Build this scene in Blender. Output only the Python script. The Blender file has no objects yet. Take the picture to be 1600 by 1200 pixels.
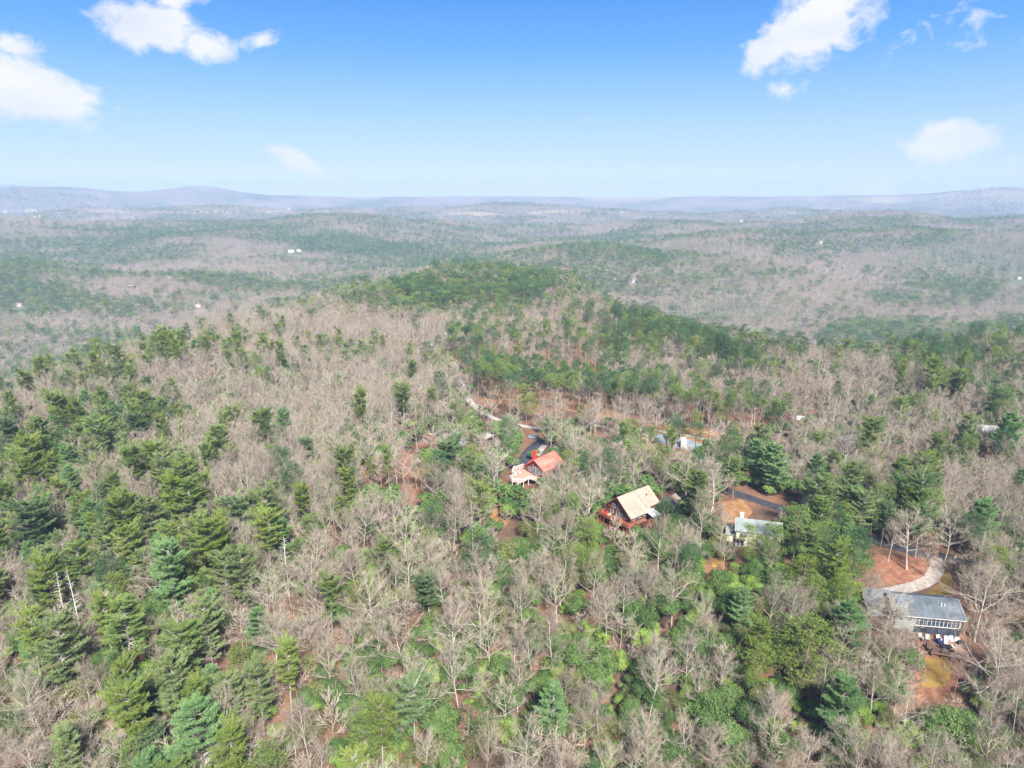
import bpy, math, random
import numpy as np

random.seed(7)
RNG = np.random.default_rng(7)
R = math.radians
PI = math.pi
SC = bpy.context.scene
COL = SC.collection

# ------------------------------------------------------------------ camera, sky, sun, exposure
CAM_Z = 110.0
PITCH = R(15.5)
FOC = 1067.0
cam_d = bpy.data.cameras.new('camera')
cam_d.lens = 24.0
cam_d.sensor_width = 36.0
cam_d.clip_start = 0.5
cam_d.clip_end = 60000
cam = bpy.data.objects.new('camera', cam_d)
COL.objects.link(cam)
cam.location = (0, 0, CAM_Z)
cam.rotation_euler = (PI / 2 - PITCH, 0, 0)
SC.camera = cam

SC.view_settings.view_transform = 'Standard'
SC.view_settings.look = 'None'
SC.view_settings.gamma = 1
SC.view_settings.use_curve_mapping = False
SC.view_settings.exposure = 2.25
SC.cycles.max_bounces = 4
SC.cycles.diffuse_bounces = 3
SC.cycles.glossy_bounces = 1
SC.cycles.transmission_bounces = 2
SC.cycles.volume_bounces = 1
SC.cycles.transparent_max_bounces = 2
SC.cycles.caustics_reflective = False
SC.cycles.caustics_refractive = False
SC.cycles.use_adaptive_sampling = True
SC.cycles.adaptive_threshold = 0.02

SUN_EL, SUN_AZ = 45.0, 164.0          # azimuth clockwise from +Y (the view): from the right, a little behind
sun_d = bpy.data.lights.new('sun', 'SUN')
sun_d.energy = 3.4
sun_d.angle = R(12)
sun_d.color = (1.0, 0.965, 0.91)
sun = bpy.data.objects.new('sun', sun_d)
COL.objects.link(sun)
sun.rotation_euler = (R(90 - SUN_EL), 0, R(180 - SUN_AZ))

world = bpy.data.worlds.new('World')
SC.world = world
world.use_nodes = True
wt = world.node_tree
wt.nodes.clear()


class NT:
    """small helper to write node trees"""
    def __init__(s, tree):
        s.t = tree

    def n(s, typ, ins=None, **props):
        nd = s.t.nodes.new(typ)
        for k, v in props.items():
            setattr(nd, k, v)
        for k, v in (ins or {}).items():
            if isinstance(v, bpy.types.NodeSocket):
                s.t.links.new(v, nd.inputs[k])
            else:
                nd.inputs[k].default_value = v
        return nd

    def m(s, op, a, b=0.0, c=0.0, clamp=False):
        nd = s.n('ShaderNodeMath', {0: a, 1: b, 2: c}, operation=op, use_clamp=clamp)
        return nd.outputs[0]

    def ramp(s, fac, stops, interp='LINEAR'):
        nd = s.n('ShaderNodeValToRGB', {0: fac})
        cr = nd.color_ramp
        cr.interpolation = interp
        while len(cr.elements) < len(stops):
            cr.elements.new(0.5)
        for e, (p, c) in zip(cr.elements, stops):
            e.position = p
            e.color = (c[0], c[1], c[2], 1)
        return nd.outputs[0]

    def mix(s, fac, a, b, blend='MIX'):
        nd = s.n('ShaderNodeMix', data_type='RGBA', blend_type=blend)
        for i, v in ((0, fac), (6, a), (7, b)):
            if isinstance(v, bpy.types.NodeSocket):
                s.t.links.new(v, nd.inputs[i])
            else:
                nd.inputs[i].default_value = v if i == 0 else (v[0], v[1], v[2], 1)
        return nd.outputs[2]


def pix_dir(px, py):
    a = (px - 800) / FOC
    b = (py - 600) / FOC
    c, s = math.cos(PITCH), math.sin(PITCH)
    return (a, c - b * s, -(b * c + s))


def build_world():
    W = NT(wt)
    tc = W.n('ShaderNodeTexCoord').outputs['Generated']
    sp = W.n('ShaderNodeSeparateXYZ', {0: tc})
    x, y, z = sp.outputs
    el = W.m('ARCSINE', z)
    az = W.m('ARCTAN2', x, y)
    sky = W.n('ShaderNodeTexSky', sky_type='NISHITA')
    sky.sun_disc = False
    sky.sun_elevation = R(SUN_EL)
    sky.sun_rotation = R(SUN_AZ)
    sky.altitude = 400
    sky.air_density = 1.0
    sky.dust_density = 0.4
    sky.ozone_density = 2.0
    SKY_S = 0.05
    nish = W.mix(1.0, sky.outputs[0], (SKY_S, SKY_S, SKY_S), 'MULTIPLY')
    # clear-air gradient with elevation (continues smoothly to the zenith, all azimuths alike)
    f = W.m('DIVIDE', el, R(40), clamp=True)
    k = 0.215
    g = [(0.0, (0.78, 0.86, 1.0)), (2.5, (0.52, 0.69, 0.98)), (5.0, (0.38, 0.61, 0.97)), (7.5, (0.24, 0.52, 0.96)),
         (10.5, (0.10, 0.39, 0.92)), (14.0, (0.035, 0.28, 0.86)), (24, (0.035, 0.23, 0.72)), (40, (0.05, 0.21, 0.58))]
    grad = W.ramp(f, [(e / 40.0, tuple(v * k for v in c)) for e, c in g])
    base = W.mix(0.88, nish, grad)
    # clouds, laid out by direction
    nz = W.n('ShaderNodeTexNoise', {'Vector': W.n('ShaderNodeMapping', {0: tc, 3: (1, 1, 1.35)}).outputs[0],
                                    'Scale': 30.0, 'Detail': 8.0, 'Roughness': 0.62, 'Distortion': 0.35}).outputs[0]
    nz2 = W.n('ShaderNodeTexNoise', {'Vector': W.n('ShaderNodeMapping', {0: tc, 3: (1, 1, 2.6)}).outputs[0],
                                     'Scale': 7.0, 'Detail': 5.0, 'Roughness': 0.55}).outputs[0]
    clouds = [  # px, py, half width px, half height px, tilt, weight
        (50, 142, 120, 58, -14, 1.35), (-90, 125, 150, 70, 0, 1.2), (20, 70, 50, 24, 0, 0.75), (238, 42, 98, 44, 0, 1.45), (315, 70, 62, 36, -10, 1.1),
        (262, -8, 75, 36, 0, .9), (410, 62, 46, 20, 25, 0.72),
        (1268, 40, 100, 70, 20, 1.45), (1200, 84, 62, 40, 20, 1.15), (1320, -10, 110, 70, 10, 1.1), (1225, 138, 62, 22, 8, 0.55),
        (1480, 220, 82, 40, 4, 1.5), (468, 254, 66, 20, -26, 1.5), (1352, 293, 58, 16, 0, 1.7),
        (1500, 40, 190, 90, -8, 0.27), (1590, 60, 120, 60, 0, .27), (920, 185, 30, 24, 0, 0.30), (1375, 232, 30, 12, 0, .35)]
    tot = None
    for px, py, rx, ry, tilt, wgt in clouds:
        d = pix_dir(px, py)
        n = math.sqrt(sum(v * v for v in d))
        a0, e0 = math.atan2(d[0], d[1]), math.asin(d[2] / n)
        rxa, rya = rx / FOC * 0.9, ry / FOC * 0.92
        da, de = W.m('SUBTRACT', az, a0), W.m('SUBTRACT', el, e0)
        c, s = math.cos(R(tilt)), math.sin(R(tilt))
        u = W.m('ADD', W.m('MULTIPLY', da, c / rxa), W.m('MULTIPLY', de, s / rxa))
        v = W.m('ADD', W.m('MULTIPLY', da, -s / rya), W.m('MULTIPLY', de, c / rya))
        rr = W.m('SQRT', W.m('ADD', W.m('MULTIPLY', u, u), W.m('MULTIPLY', v, v)))
        mk = W.m('MULTIPLY', W.m('SUBTRACT', 1.0, rr), 1.0)
        mk = W.m('MULTIPLY', W.m('MAXIMUM', mk, 0.0), wgt)
        tot = mk if tot is None else W.m('MAXIMUM', tot, mk)
    # unseen clouds over the rest of the sky, cover raised for soft fill light
    side = W.m('MULTIPLY', W.m('SUBTRACT', W.m('ABSOLUTE', az), R(42)), 4.0, clamp=True)
    upv = W.m('MULTIPLY', W.m('SUBTRACT', el, R(16)), 5.0, clamp=True)
    away = W.m('MAXIMUM', side, upv)
    rest = W.m('MULTIPLY', W.m('MULTIPLY', W.m('SUBTRACT', nz2, 0.47), 5.0, clamp=True), away)
    tot = W.m('MAXIMUM', tot, rest)
    dens = W.m('ADD', W.m('MULTIPLY', tot, 1.75), W.m('MULTIPLY', W.m('SUBTRACT', nz, 0.66), 2.9))
    dens = W.m('MULTIPLY', dens, W.m('GREATER_THAN', tot, 0.0001))
    edge = W.m('MULTIPLY', tot, 6.0, clamp=True)
    dens = W.m('MULTIPLY', W.m('MULTIPLY', dens, 1.25, clamp=True), edge)
    dens = W.m('MULTIPLY', dens, 0.96)
    sh = W.ramp(nz2, [(0.35, (0.80 * k, 0.85 * k, 0.95 * k)), (0.62, (0.99 * k, 0.99 * k, 1.0 * k))])
    colr = W.mix(dens, base, sh)
    # below the horizon: the pale haze colour
    low = W.m('MULTIPLY', W.m('SUBTRACT', 0.0, el), 40.0, clamp=True)
    colr = W.mix(low, colr, (0.30 * k, 0.30 * k, 0.30 * k))
    bg = W.n('ShaderNodeBackground', {0: colr, 1: 1.0})
    out = W.n('ShaderNodeOutputWorld', {0: bg.outputs[0]})


build_world()


# ------------------------------------------------------------------ numbers: noise, terrain
def hash2(ix, iy, seed=0):
    n = (ix.astype(np.int64) * 374761393 + iy.astype(np.int64) * 668265263 + seed * 1274126177) & 0xffffffff
    n = ((n ^ (n >> 13)) * 1274126177) & 0xffffffff
    n = n ^ (n >> 16)
    return (n & 0xffff) / 65535.0


def vnoise(x, y, seed=0):
    x = np.asarray(x, float); y = np.asarray(y, float)
    ix, iy = np.floor(x), np.floor(y)
    fx, fy = x - ix, y - iy
    fx = fx * fx * (3 - 2 * fx); fy = fy * fy * (3 - 2 * fy)
    a = hash2(ix, iy, seed); b = hash2(ix + 1, iy, seed)
    c = hash2(ix, iy + 1, seed); d = hash2(ix + 1, iy + 1, seed)
    return (a * (1 - fx) + b * fx) * (1 - fy) + (c * (1 - fx) + d * fx) * fy


def fbm(x, y, seed=0, oct=4):
    s, a, t = 0, 1.0, 0
    for o in range(oct):
        s = s + a * vnoise(x * 2 ** o, y * 2 ** o, seed + 17 * o)
        t += a
        a *= 0.5
    return s / t


def sstep(a, b, x):
    t = np.clip((x - a) / (b - a), 0, 1)
    return t * t * (3 - 2 * t)


PLATEAU = np.array([(-460, 60), (-300, 235), (-262, 330), (-262, 450), (-235, 560), (-185, 680), (-90, 775), (10, 790), (75, 720),
                    (80, 560), (165, 452), (300, 440), (600, 500), (900, 420), (900, -400), (-700, -400)], float)


def sd_poly(x, y, P):
    d = np.full(x.shape, 1e18)
    s = np.ones(x.shape)
    n = len(P)
    j = n - 1
    for i in range(n):
        ex, ey = P[j][0] - P[i][0], P[j][1] - P[i][1]
        wx, wy = x - P[i][0], y - P[i][1]
        t = np.clip((wx * ex + wy * ey) / (ex * ex + ey * ey), 0, 1)
        bx, by = wx - ex * t, wy - ey * t
        d = np.minimum(d, bx * bx + by * by)
        c1, c2, c3 = y >= P[i][1], y < P[j][1], ex * wy > ey * wx
        s = np.where((c1 & c2 & c3) | (~c1 & ~c2 & ~c3), -s, s)
        j = i
    return s * np.sqrt(d)


def row_t(py):
    b = (py - 600) / FOC
    return (b * math.cos(PITCH) + math.sin(PITCH)) / (math.cos(PITCH) - b * math.sin(PITCH))


# far ridges: px, crest py, forward distance, half width along x (m), half depth (m), top share
RIDGES = [  # (x0, y0, x1, y1, rise, half width)
    (260, 1750, 1900, 1500, 52, 330), (-1700, 2300, -500, 2500, 62, 480), (120, 1330, 420, 1240, 26, 170), (-650, 1250, 10, 1500, 20, 220),
    (700, 2600, 2500, 2300, 58, 460), (-2600, 3800, -300, 4300, 60, 600), (300, 4200, 2500, 3900, 50, 600),
    (-800, 900, -420, 1050, 18, 160), (560, 900, 1100, 860, 24, 150), (-1500, 1500, -900, 1300, 34, 260)]
# mountains: px, py of crest at forward distance
MOUNT = [(px, py) for px, py in ((-200, 300), (-60, 294), (0, 293), (50, 291.5), (90, 290.5), (130, 293), (175, 298), (215, 299.5), (255, 296),
                                 (285, 291.5), (315, 290.5), (340, 293), (375, 300), (420, 304), (480, 306), (560, 308),
                                 (700, 307), (1000, 308), (1280, 306), (1400, 304), (1450, 302.5), (1500, 298.5), (1540, 294.5),
                                 (1575, 294), (1600, 297), (1680, 300), (1800, 302))]
MY = 6400.0
CP_, SP_ = math.cos(PITCH), math.sin(PITCH)


def H(x, y):
    """ground height above the datum; the camera hangs at CAM_Z over it"""
    x = np.asarray(x, float); y = np.asarray(y, float)
    D0 = np.interp(y, [-400, 60, 110, 150, 200, 300, 400, 500, 600, 740, 900], [124, 122, 116, 104, 101, 106, 111, 109, 104, 97, 100])
    D0 = D0 + 7 * sstep(-40, -180, x) * sstep(420, 300, y) + 5 * sstep(70, 20, x) * sstep(190, 120, y)
    D0 = D0 + 36 * (fbm((x + y * .55) / 95 + 3.1, (y - x * .35) / 120, 5, 3) - 0.5) * sstep(60, 300, np.abs(x) + np.maximum(y - 260, 0) * 0.6)
    D0 = D0 + 9 * sstep(90, 160, x) * sstep(160, 120, y) * 0
    D0 = D0 - 9 * np.exp(-((x + 60) / 130.0) ** 2 - ((y - 730) / 75.0) ** 2)
    far = np.interp(y, [0, 600, 900, 1300, 2000, 3000, 5000, 9000, 14000], [205, 203, 197, 180, 164, 160, 166, 175, 180])
    far = far - 72 * (fbm(x / 360 + 1.7, y / 520 + .3, 11, 4) - 0.5) * sstep(420, 900, y + np.abs(x) * .3)
    far = far - 62 * (fbm(x / 1500 + 4.2, y / 1300 + .9, 23, 3) - 0.5) * sstep(1200, 3000, y)
    sd = sd_poly(x, y, PLATEAU)
    k = sstep(-20, 135, sd + 26 * (fbm(x / 70, y / 70, 31, 2) - 0.5))
    D = D0 * (1 - k) + far * k
    for x0, y0, x1, y1, rise, w in RIDGES:
        ex, ey = x1 - x0, y1 - y0
        t = np.clip(((x - x0) * ex + (y - y0) * ey) / (ex * ex + ey * ey), 0, 1)
        dd = np.hypot(x - x0 - ex * t, y - y0 - ey * t)
        D = D - rise * np.exp(-(dd / w) ** 2) * (0.75 + 0.5 * vnoise(x / 330, y / 330, 77)) * k
    # ring of far hills that closes the horizon; its crest line by azimuth
    r = np.hypot(x, y)
    azt = np.array([(m[0] - 800) / FOC / (CP_ + 0.2811 * SP_) for m in MOUNT])
    q = np.where(y > 1, x / np.maximum(y, 1.0), np.where(x > 0, 9.0, -9.0))
    mt = np.array([-row_t(m[1]) for m in MOUNT])
    crest = np.interp(q, azt, mt, left=-.002, right=-.002) * np.where(y > 1, np.maximum(y, 1.0), r * .9)
    crest = crest + 14 * (fbm(x / 420, y / 420, 41, 4) - 0.5)
    f = np.exp(-((r - MY) / 620.0) ** 2)
    D = np.where(r > 4200, D * (1 - f) + (-crest) * f, D)
    return CAM_Z - D


CP, SP = math.cos(PITCH), math.sin(PITCH)


def project(x, y, z):
    """pixels of the 1600x1200 photograph and depth along the view axis"""
    dz = z - CAM_Z
    depth = y * CP - dz * SP
    up = y * SP + dz * CP
    depth = np.where(depth < 1, 1, depth)
    return 800 + FOC * x / depth, 600 - FOC * up / depth, depth


def at(px, py, h=0.0):
    """the point h above the ground that is seen at a pixel"""
    d = pix_dir(px, py)
    t = 40.0
    s = np.concatenate([np.arange(60, 900, 0.5), np.arange(900, 4000, 3.0), np.arange(4000, 12000, 10.0)])
    zz = CAM_Z + d[2] * s
    hh = H(d[0] * s, d[1] * s) + h
    i = int(np.argmax(zz <= hh))
    if not (zz <= hh).any():
        i = len(s) - 1
    if i > 0:
        a, b = zz[i - 1] - hh[i - 1], hh[i] - zz[i]
        t = s[i - 1] + (s[i] - s[i - 1]) * a / (a + b)
    else:
        t = s[0]
    return np.array([d[0] * t, d[1] * t, CAM_Z + d[2] * t])


def gz(x, y):
    return float(H(np.array([x]), np.array([y]))[0])


# ------------------------------------------------------------------ materials
MATS = {}


def new_mat(name):
    m = bpy.data.materials.new(name)
    m.use_nodes = True
    m.node_tree.nodes.clear()
    return m, NT(m.node_tree)


def surf_mat(name, colors, scale=3.0, rough=0.8, metal=0.0, bump=0.0, detail=4.0, stretch=(1, 1, 1), coord='Object', spec=0.1):
    """colours mixed by noise"""
    if name in MATS:
        return MATS[name]
    m, T = new_mat(name)
    tc = T.n('ShaderNodeTexCoord').outputs[coord]
    mp = T.n('ShaderNodeMapping', {0: tc, 3: stretch}).outputs[0]
    nz = T.n('ShaderNodeTexNoise', {'Vector': mp, 'Scale': scale, 'Detail': detail, 'Roughness': 0.65}).outputs[0]
    n = len(colors)
    stops = [(0.32 + 0.36 * i / max(1, n - 1), c) for i, c in enumerate(colors)]
    col = T.ramp(nz, stops)
    ins = {'Base Color': col, 'Roughness': rough, 'Metallic': metal, 'Specular IOR Level': spec}
    if bump:
        ins['Normal'] = T.n('ShaderNodeBump', {'Height': nz, 'Strength': bump, 'Distance': 0.05}).outputs[0]
    b = T.n('ShaderNodeBsdfPrincipled', ins)
    T.n('ShaderNodeOutputMaterial', {0: b.outputs[0]})
    MATS[name] = m
    return m


def bark_mat(name, c0, c1, c2):
    m, T = new_mat(name)
    oi = T.n('ShaderNodeObjectInfo')
    tc = T.n('ShaderNodeTexCoord').outputs['Object']
    nz = T.n('ShaderNodeTexNoise', {'Vector': tc, 'Scale': 0.6, 'Detail': 2.0}).outputs[0]
    f = T.m('ADD', T.m('MULTIPLY', oi.outputs['Random'], 0.75), T.m('MULTIPLY', T.m('SUBTRACT', nz, 0.4), 0.6), clamp=True)
    col = T.ramp(f, [(0.0, c0), (0.5, c1), (1.0, c2)])
    b = T.n('ShaderNodeBsdfDiffuse', {0: col})
    T.n('ShaderNodeOutputMaterial', {0: b.outputs[0]})
    return m


def leaf_mat(name, c0, c1, c2, trans=0.25, nscale=0.55):
    """foliage: colour varies per plant and, finely, inside the crown with old and young growth"""
    m, T = new_mat(name)
    oi = T.n('ShaderNodeObjectInfo')
    tc = T.n('ShaderNodeTexCoord').outputs['Object']
    nz = T.n('ShaderNodeTexNoise', {'Vector': tc, 'Scale': nscale, 'Detail': 3.0, 'Roughness': .7}).outputs[0]
    f = T.m('ADD', T.m('MULTIPLY', oi.outputs['Random'], 0.5), T.m('MULTIPLY', T.m('SUBTRACT', nz, 0.33), 1.4), clamp=True)
    col = T.ramp(f, [(0.0, c0), (0.5, c1), (1.0, c2)])
    d = T.n('ShaderNodeBsdfDiffuse', {0: col})
    t = T.n('ShaderNodeBsdfTranslucent', {0: T.mix(1.0, col, (1.1, 1.25, 0.7), 'MULTIPLY')})
    mx = T.n('ShaderNodeMixShader', {0: trans, 1: d.outputs[0], 2: t.outputs[0]})
    T.n('ShaderNodeOutputMaterial', {0: mx.outputs[0]})
    return m


BARK_GREY = bark_mat('pale_bark', (0.24, 0.20, 0.165), (0.33, 0.29, 0.24), (0.40, 0.37, 0.315))
TWIG_GREY = bark_mat('grey_twigs', (0.19, 0.155, 0.12), (0.26, 0.218, 0.168), (0.31, 0.275, 0.215))
TWIG_PINK = bark_mat('pinkish_twigs', (0.185, 0.15, 0.12), (0.24, 0.198, 0.158), (0.285, 0.24, 0.195))
TWIG_TAN = bark_mat('tan_twigs', (0.20, 0.165, 0.125), (0.265, 0.22, 0.17), (0.31, 0.275, 0.215))
BARK_PINE = bark_mat('pine_bark', (0.10, 0.075, 0.06), (0.16, 0.125, 0.10), (0.22, 0.185, 0.15))
BARK_WPINE = bark_mat('white_pine_bark', (0.20, 0.17, 0.14), (0.26, 0.235, 0.21), (0.34, 0.31, 0.28))
BARK_DEAD = bark_mat('dead_wood', (0.38, 0.33, 0.29), (0.45, 0.41, 0.37), (0.50, 0.46, 0.42))
LEAF = {
    'blue': leaf_mat('blue_green_needles', (0.105, 0.165, 0.075), (0.165, 0.24, 0.11), (0.23, 0.31, 0.15), .5),
    'green': leaf_mat('mid_green_needles', (0.13, 0.18, 0.05), (0.20, 0.27, 0.085), (0.28, 0.36, 0.125), .5),
    'yellow': leaf_mat('yellow_green_needles', (0.14, 0.19, 0.045), (0.225, 0.285, 0.07), (0.31, 0.37, 0.11), .5),
    'pale': leaf_mat('pale_green_needles', (0.165, 0.21, 0.085), (0.24, 0.295, 0.13), (0.32, 0.38, 0.18), .5),
    'fresh': leaf_mat('fresh_green_needles', (0.12, 0.205, 0.085), (0.19, 0.305, 0.13), (0.27, 0.39, 0.18), .5),
    'dark': leaf_mat('dark_green_needles', (0.045, 0.095, 0.045), (0.08, 0.15, 0.065), (0.125, 0.205, 0.085), .35),
    'laurel': leaf_mat('glossy_dark_leaves', (0.040, 0.078, 0.026), (0.085, 0.14, 0.044), (0.15, 0.21, 0.07), .2, 1.1),
    'holly': leaf_mat('bright_green_leaves', (0.09, 0.15, 0.03), (0.16, 0.235, 0.05), (0.235, 0.31, 0.085), .25, 1.1),
    'olive': leaf_mat('olive_leaves', (0.085, 0.095, 0.035), (0.13, 0.14, 0.055), (0.19, 0.19, 0.085), .2, 1.1),
    'russet': leaf_mat('russet_dead_leaves', (0.17, 0.075, 0.04), (0.27, 0.125, 0.06), (0.36, 0.19, 0.095)),
}


def ground_mat():
    m, T = new_mat('leaf_litter_and_far_woodland')
    g = T.n('ShaderNodeNewGeometry').outputs['Position']
    n1 = T.n('ShaderNodeTexNoise', {'Vector': g, 'Scale': 0.045, 'Detail': 6.0, 'Roughness': 0.62}).outputs[0]
    n2 = T.n('ShaderNodeTexNoise', {'Vector': g, 'Scale': 1.3, 'Detail': 5.0, 'Roughness': 0.7}).outputs[0]
    a = T.ramp(n1, [(0.30, (0.06, 0.045, 0.034)), (0.46, (0.11, 0.068, 0.046)), (0.60, (0.18, 0.092, 0.056)), (0.75, (0.17, 0.115, 0.08))])
    b = T.ramp(n2, [(0.3, (0.55, 0.55, 0.55)), (0.7, (1.25, 1.25, 1.25))])
    litter = T.mix(1.0, a, b, 'MULTIPLY')
    # distant woodland: bare greys, pine greens, pale fields
    sq = T.n('ShaderNodeMapping', {0: g, 3: (1, 1, 0.2)}).outputs[0]
    n3 = T.n('ShaderNodeTexNoise', {'Vector': sq, 'Scale': 0.0022, 'Detail': 8.0, 'Roughness': 0.66}).outputs[0]
    n4 = T.n('ShaderNodeTexNoise', {'Vector': sq, 'Scale': 0.035, 'Detail': 3.0, 'Roughness': 0.7}).outputs[0]
    n5 = T.n('ShaderNodeTexNoise', {'Vector': sq, 'Scale': 0.0009, 'Detail': 4.0, 'Roughness': 0.5}).outputs[0]
    f = T.m('ADD', T.m('MULTIPLY', n3, 0.7), T.m('MULTIPLY', n4, 0.3))
    wood = T.ramp(f, [(0.38, (0.035, 0.060, 0.035)), (0.45, (0.075, 0.095, 0.055)), (0.50, (0.12, 0.105, 0.085)), (0.58, (0.15, 0.125, 0.105)), (0.66, (0.19, 0.155, 0.12))])
    field = T.ramp(n5, [(0.56, (0, 0, 0)), (0.63, (1, 1, 1))])
    wood = T.mix(T.m('MULTIPLY', field, 0.5), wood, (0.30, 0.25, 0.15))
    dist = T.n('ShaderNodeSeparateXYZ', {0: g}).outputs[1]
    k = T.m('DIVIDE', T.m('SUBTRACT', dist, 420.0), 400.0, clamp=True)
    col = T.mix(k, litter, wood)
    bp = T.n('ShaderNodeBump', {'Height': n2, 'Strength': 0.6, 'Distance': 0.3}).outputs[0]
    bs = T.n('ShaderNodeBsdfPrincipled', {'Base Color': col, 'Roughness': 0.95, 'Specular IOR Level': 0.1, 'Normal': bp})
    T.n('ShaderNodeOutputMaterial', {0: bs.outputs[0]})
    return m


# ------------------------------------------------------------------ mesh helpers
def mesh_from(name, V, F, mats, fm=None, smooth=False):
    """V (n,3), F list of (k,3|4) arrays; fm: material index per array"""
    me = bpy.data.meshes.new(name)
    V = np.asarray(V, np.float32)
    me.vertices.add(len(V))
    me.vertices.foreach_set('co', V.ravel())
    loops, starts, tot, mi = [], [], [], []
    pos = 0
    for q, f in enumerate(F):
        f = np.asarray(f, np.int32)
        if len(f) == 0:
            continue
        k = f.shape[1]
        loops.append(f.ravel())
        starts.append(pos + np.arange(len(f), dtype=np.int32) * k)
        tot.append(np.full(len(f), k, np.int32))
        mi.append(np.full(len(f), fm[q] if fm else 0, np.int32))
        pos += f.size
    L = np.concatenate(loops)
    me.loops.add(len(L))
    me.loops.foreach_set('vertex_index', L)
    S = np.concatenate(starts)
    me.polygons.add(len(S))
    me.polygons.foreach_set('loop_start', S)
    me.polygons.foreach_set('material_index', np.concatenate(mi))
    me.polygons.foreach_set('use_smooth', np.full(len(S), smooth))
    me.update(calc_edges=True)
    for m in mats:
        me.materials.append(m)
    return me


def obj(name, me, parent=None, label=None, cat=None, group=None, kind=None):
    o = bpy.data.objects.new(name, me)
    COL.objects.link(o)
    if parent is not None:
        o.parent = parent
    tag(o, label, cat, group, kind)
    return o


def tag(o, label=None, cat=None, group=None, kind=None):
    if label: o['label'] = label
    if cat: o['category'] = cat
    if group: o['group'] = group
    if kind: o['kind'] = kind
    return o


def thing(name, label, cat, loc, rz=0.0, group=None):
    o = bpy.data.objects.new(name, None)
    COL.objects.link(o)
    o.location = [float(v) for v in loc]
    o.rotation_euler = (0, 0, rz)
    return tag(o, label, cat, group)


def segs(P0, P1, r0, r1, sides=3):
    """tapered prisms between P0 and P1 -> verts, faces(quads)"""
    P0, P1 = np.asarray(P0, float), np.asarray(P1, float)
    n = len(P0)
    d = P1 - P0
    d /= np.linalg.norm(d, axis=1, keepdims=True) + 1e-9
    ref = np.where(np.abs(d[:, 2:3]) > 0.9, np.array([[1.0, 0, 0]]), np.array([[0, 0, 1.0]]))
    u = np.cross(d, ref); u /= np.linalg.norm(u, axis=1, keepdims=True)
    v = np.cross(d, u)
    ang = np.arange(sides) * 2 * PI / sides
    ring = u[:, None, :] * np.cos(ang)[None, :, None] + v[:, None, :] * np.sin(ang)[None, :, None]
    r0 = np.broadcast_to(np.asarray(r0, float), (n,)); r1 = np.broadcast_to(np.asarray(r1, float), (n,))
    A = P0[:, None, :] + ring * r0[:, None, None]
    B = P1[:, None, :] + ring * r1[:, None, None]
    V = np.concatenate([A, B], 1).reshape(-1, 3)
    base = np.arange(n)[:, None] * 2 * sides
    i = np.arange(sides)
    j = (i + 1) % sides
    F = np.stack([base + i, base + j, base + sides + j, base + sides + i], -1).reshape(-1, 4)
    return V, F


def tube(pts, rr, sides):
    """one connected tapered tube through the nodes of a single polyline (from grow)"""
    C = np.stack(pts, 1)[0]
    rad = np.array([float(np.broadcast_to(r, (1,))[0]) for r in rr])
    ang = np.arange(sides) * 2 * PI / sides
    ring = np.stack([np.cos(ang), np.sin(ang), 0 * ang], 1)
    V = (C[:, None, :] + ring[None] * rad[:, None, None]).reshape(-1, 3)
    n = len(C)
    i = np.arange(n - 1)[:, None] * sides; j = np.arange(sides)[None]; j2 = (j + 1) % sides
    F = np.stack([i + j, i + j2, i + sides + j2, i + sides + j], -1).reshape(-1, 4)
    return V, F


def spikes(P0, P1, r0):
    """three sided pyramids"""
    V, F = segs(P0, P1, r0, 0.0, 3)
    n = len(P0)
    V = V.reshape(n, 6, 3)[:, :4, :].reshape(-1, 3)
    b = np.arange(n)[:, None] * 4
    F = np.stack([np.concatenate([b + 0, b + 1, b + 3], 1), np.concatenate([b + 1, b + 2, b + 3], 1), np.concatenate([b + 2, b + 0, b + 3], 1)], 1).reshape(-1, 3)
    return V, F


def blades(P, D, L, Wd, flat=0.0):
    """single thin triangles: root at P, along D; flat: how far they lie face up"""
    n = len(P)
    D = D / (np.linalg.norm(D, axis=1, keepdims=True) + 1e-9)
    q = RNG.normal(size=(n, 3)) * (1 - flat) + np.array([0, 0, 1.6]) * flat
    s = np.cross(D, q); s /= np.linalg.norm(s, axis=1, keepdims=True) + 1e-9
    L = np.broadcast_to(L, (n,))[:, None]; Wd = np.broadcast_to(Wd, (n,))[:, None]
    V = np.stack([P - s * Wd * .5, P + s * Wd * .5, P + D * L], 1).reshape(-1, 3)
    F = np.arange(3 * n).reshape(-1, 3)
    return V, F


def leaves(P, N, S):
    """small rhombic leaves (quads) facing N"""
    n = len(P)
    N = N / (np.linalg.norm(N, axis=1, keepdims=True) + 1e-9)
    q = RNG.normal(size=(n, 3))
    a = np.cross(N, q); a /= np.linalg.norm(a, axis=1, keepdims=True) + 1e-9
    b = np.cross(N, a)
    S = np.broadcast_to(S, (n,))[:, None]
    V = np.stack([P - a * S, P - b * S * .55, P + a * S, P + b * S * .55], 1).reshape(-1, 3)
    return V, np.arange(4 * n).reshape(-1, 4)


class Acc:
    def __init__(s):
        s.V, s.T, s.Q, s.n = [], [], [], 0

    def add(s, VF):
        V, F = VF
        if len(V) == 0:
            return
        (s.T if F.shape[1] == 3 else s.Q).append(F + s.n)
        s.V.append(V)
        s.n += len(V)

    def arr(s):
        V = np.concatenate(s.V) if s.V else np.zeros((0, 3))
        T = np.concatenate(s.T) if s.T else np.zeros((0, 3), int)
        Q = np.concatenate(s.Q) if s.Q else np.zeros((0, 4), int)
        return V, T, Q


def to_mesh(name, acc, mat):
    V, T, Q = acc.arr()
    return mesh_from(name, V, [T, Q], [mat])


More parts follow.
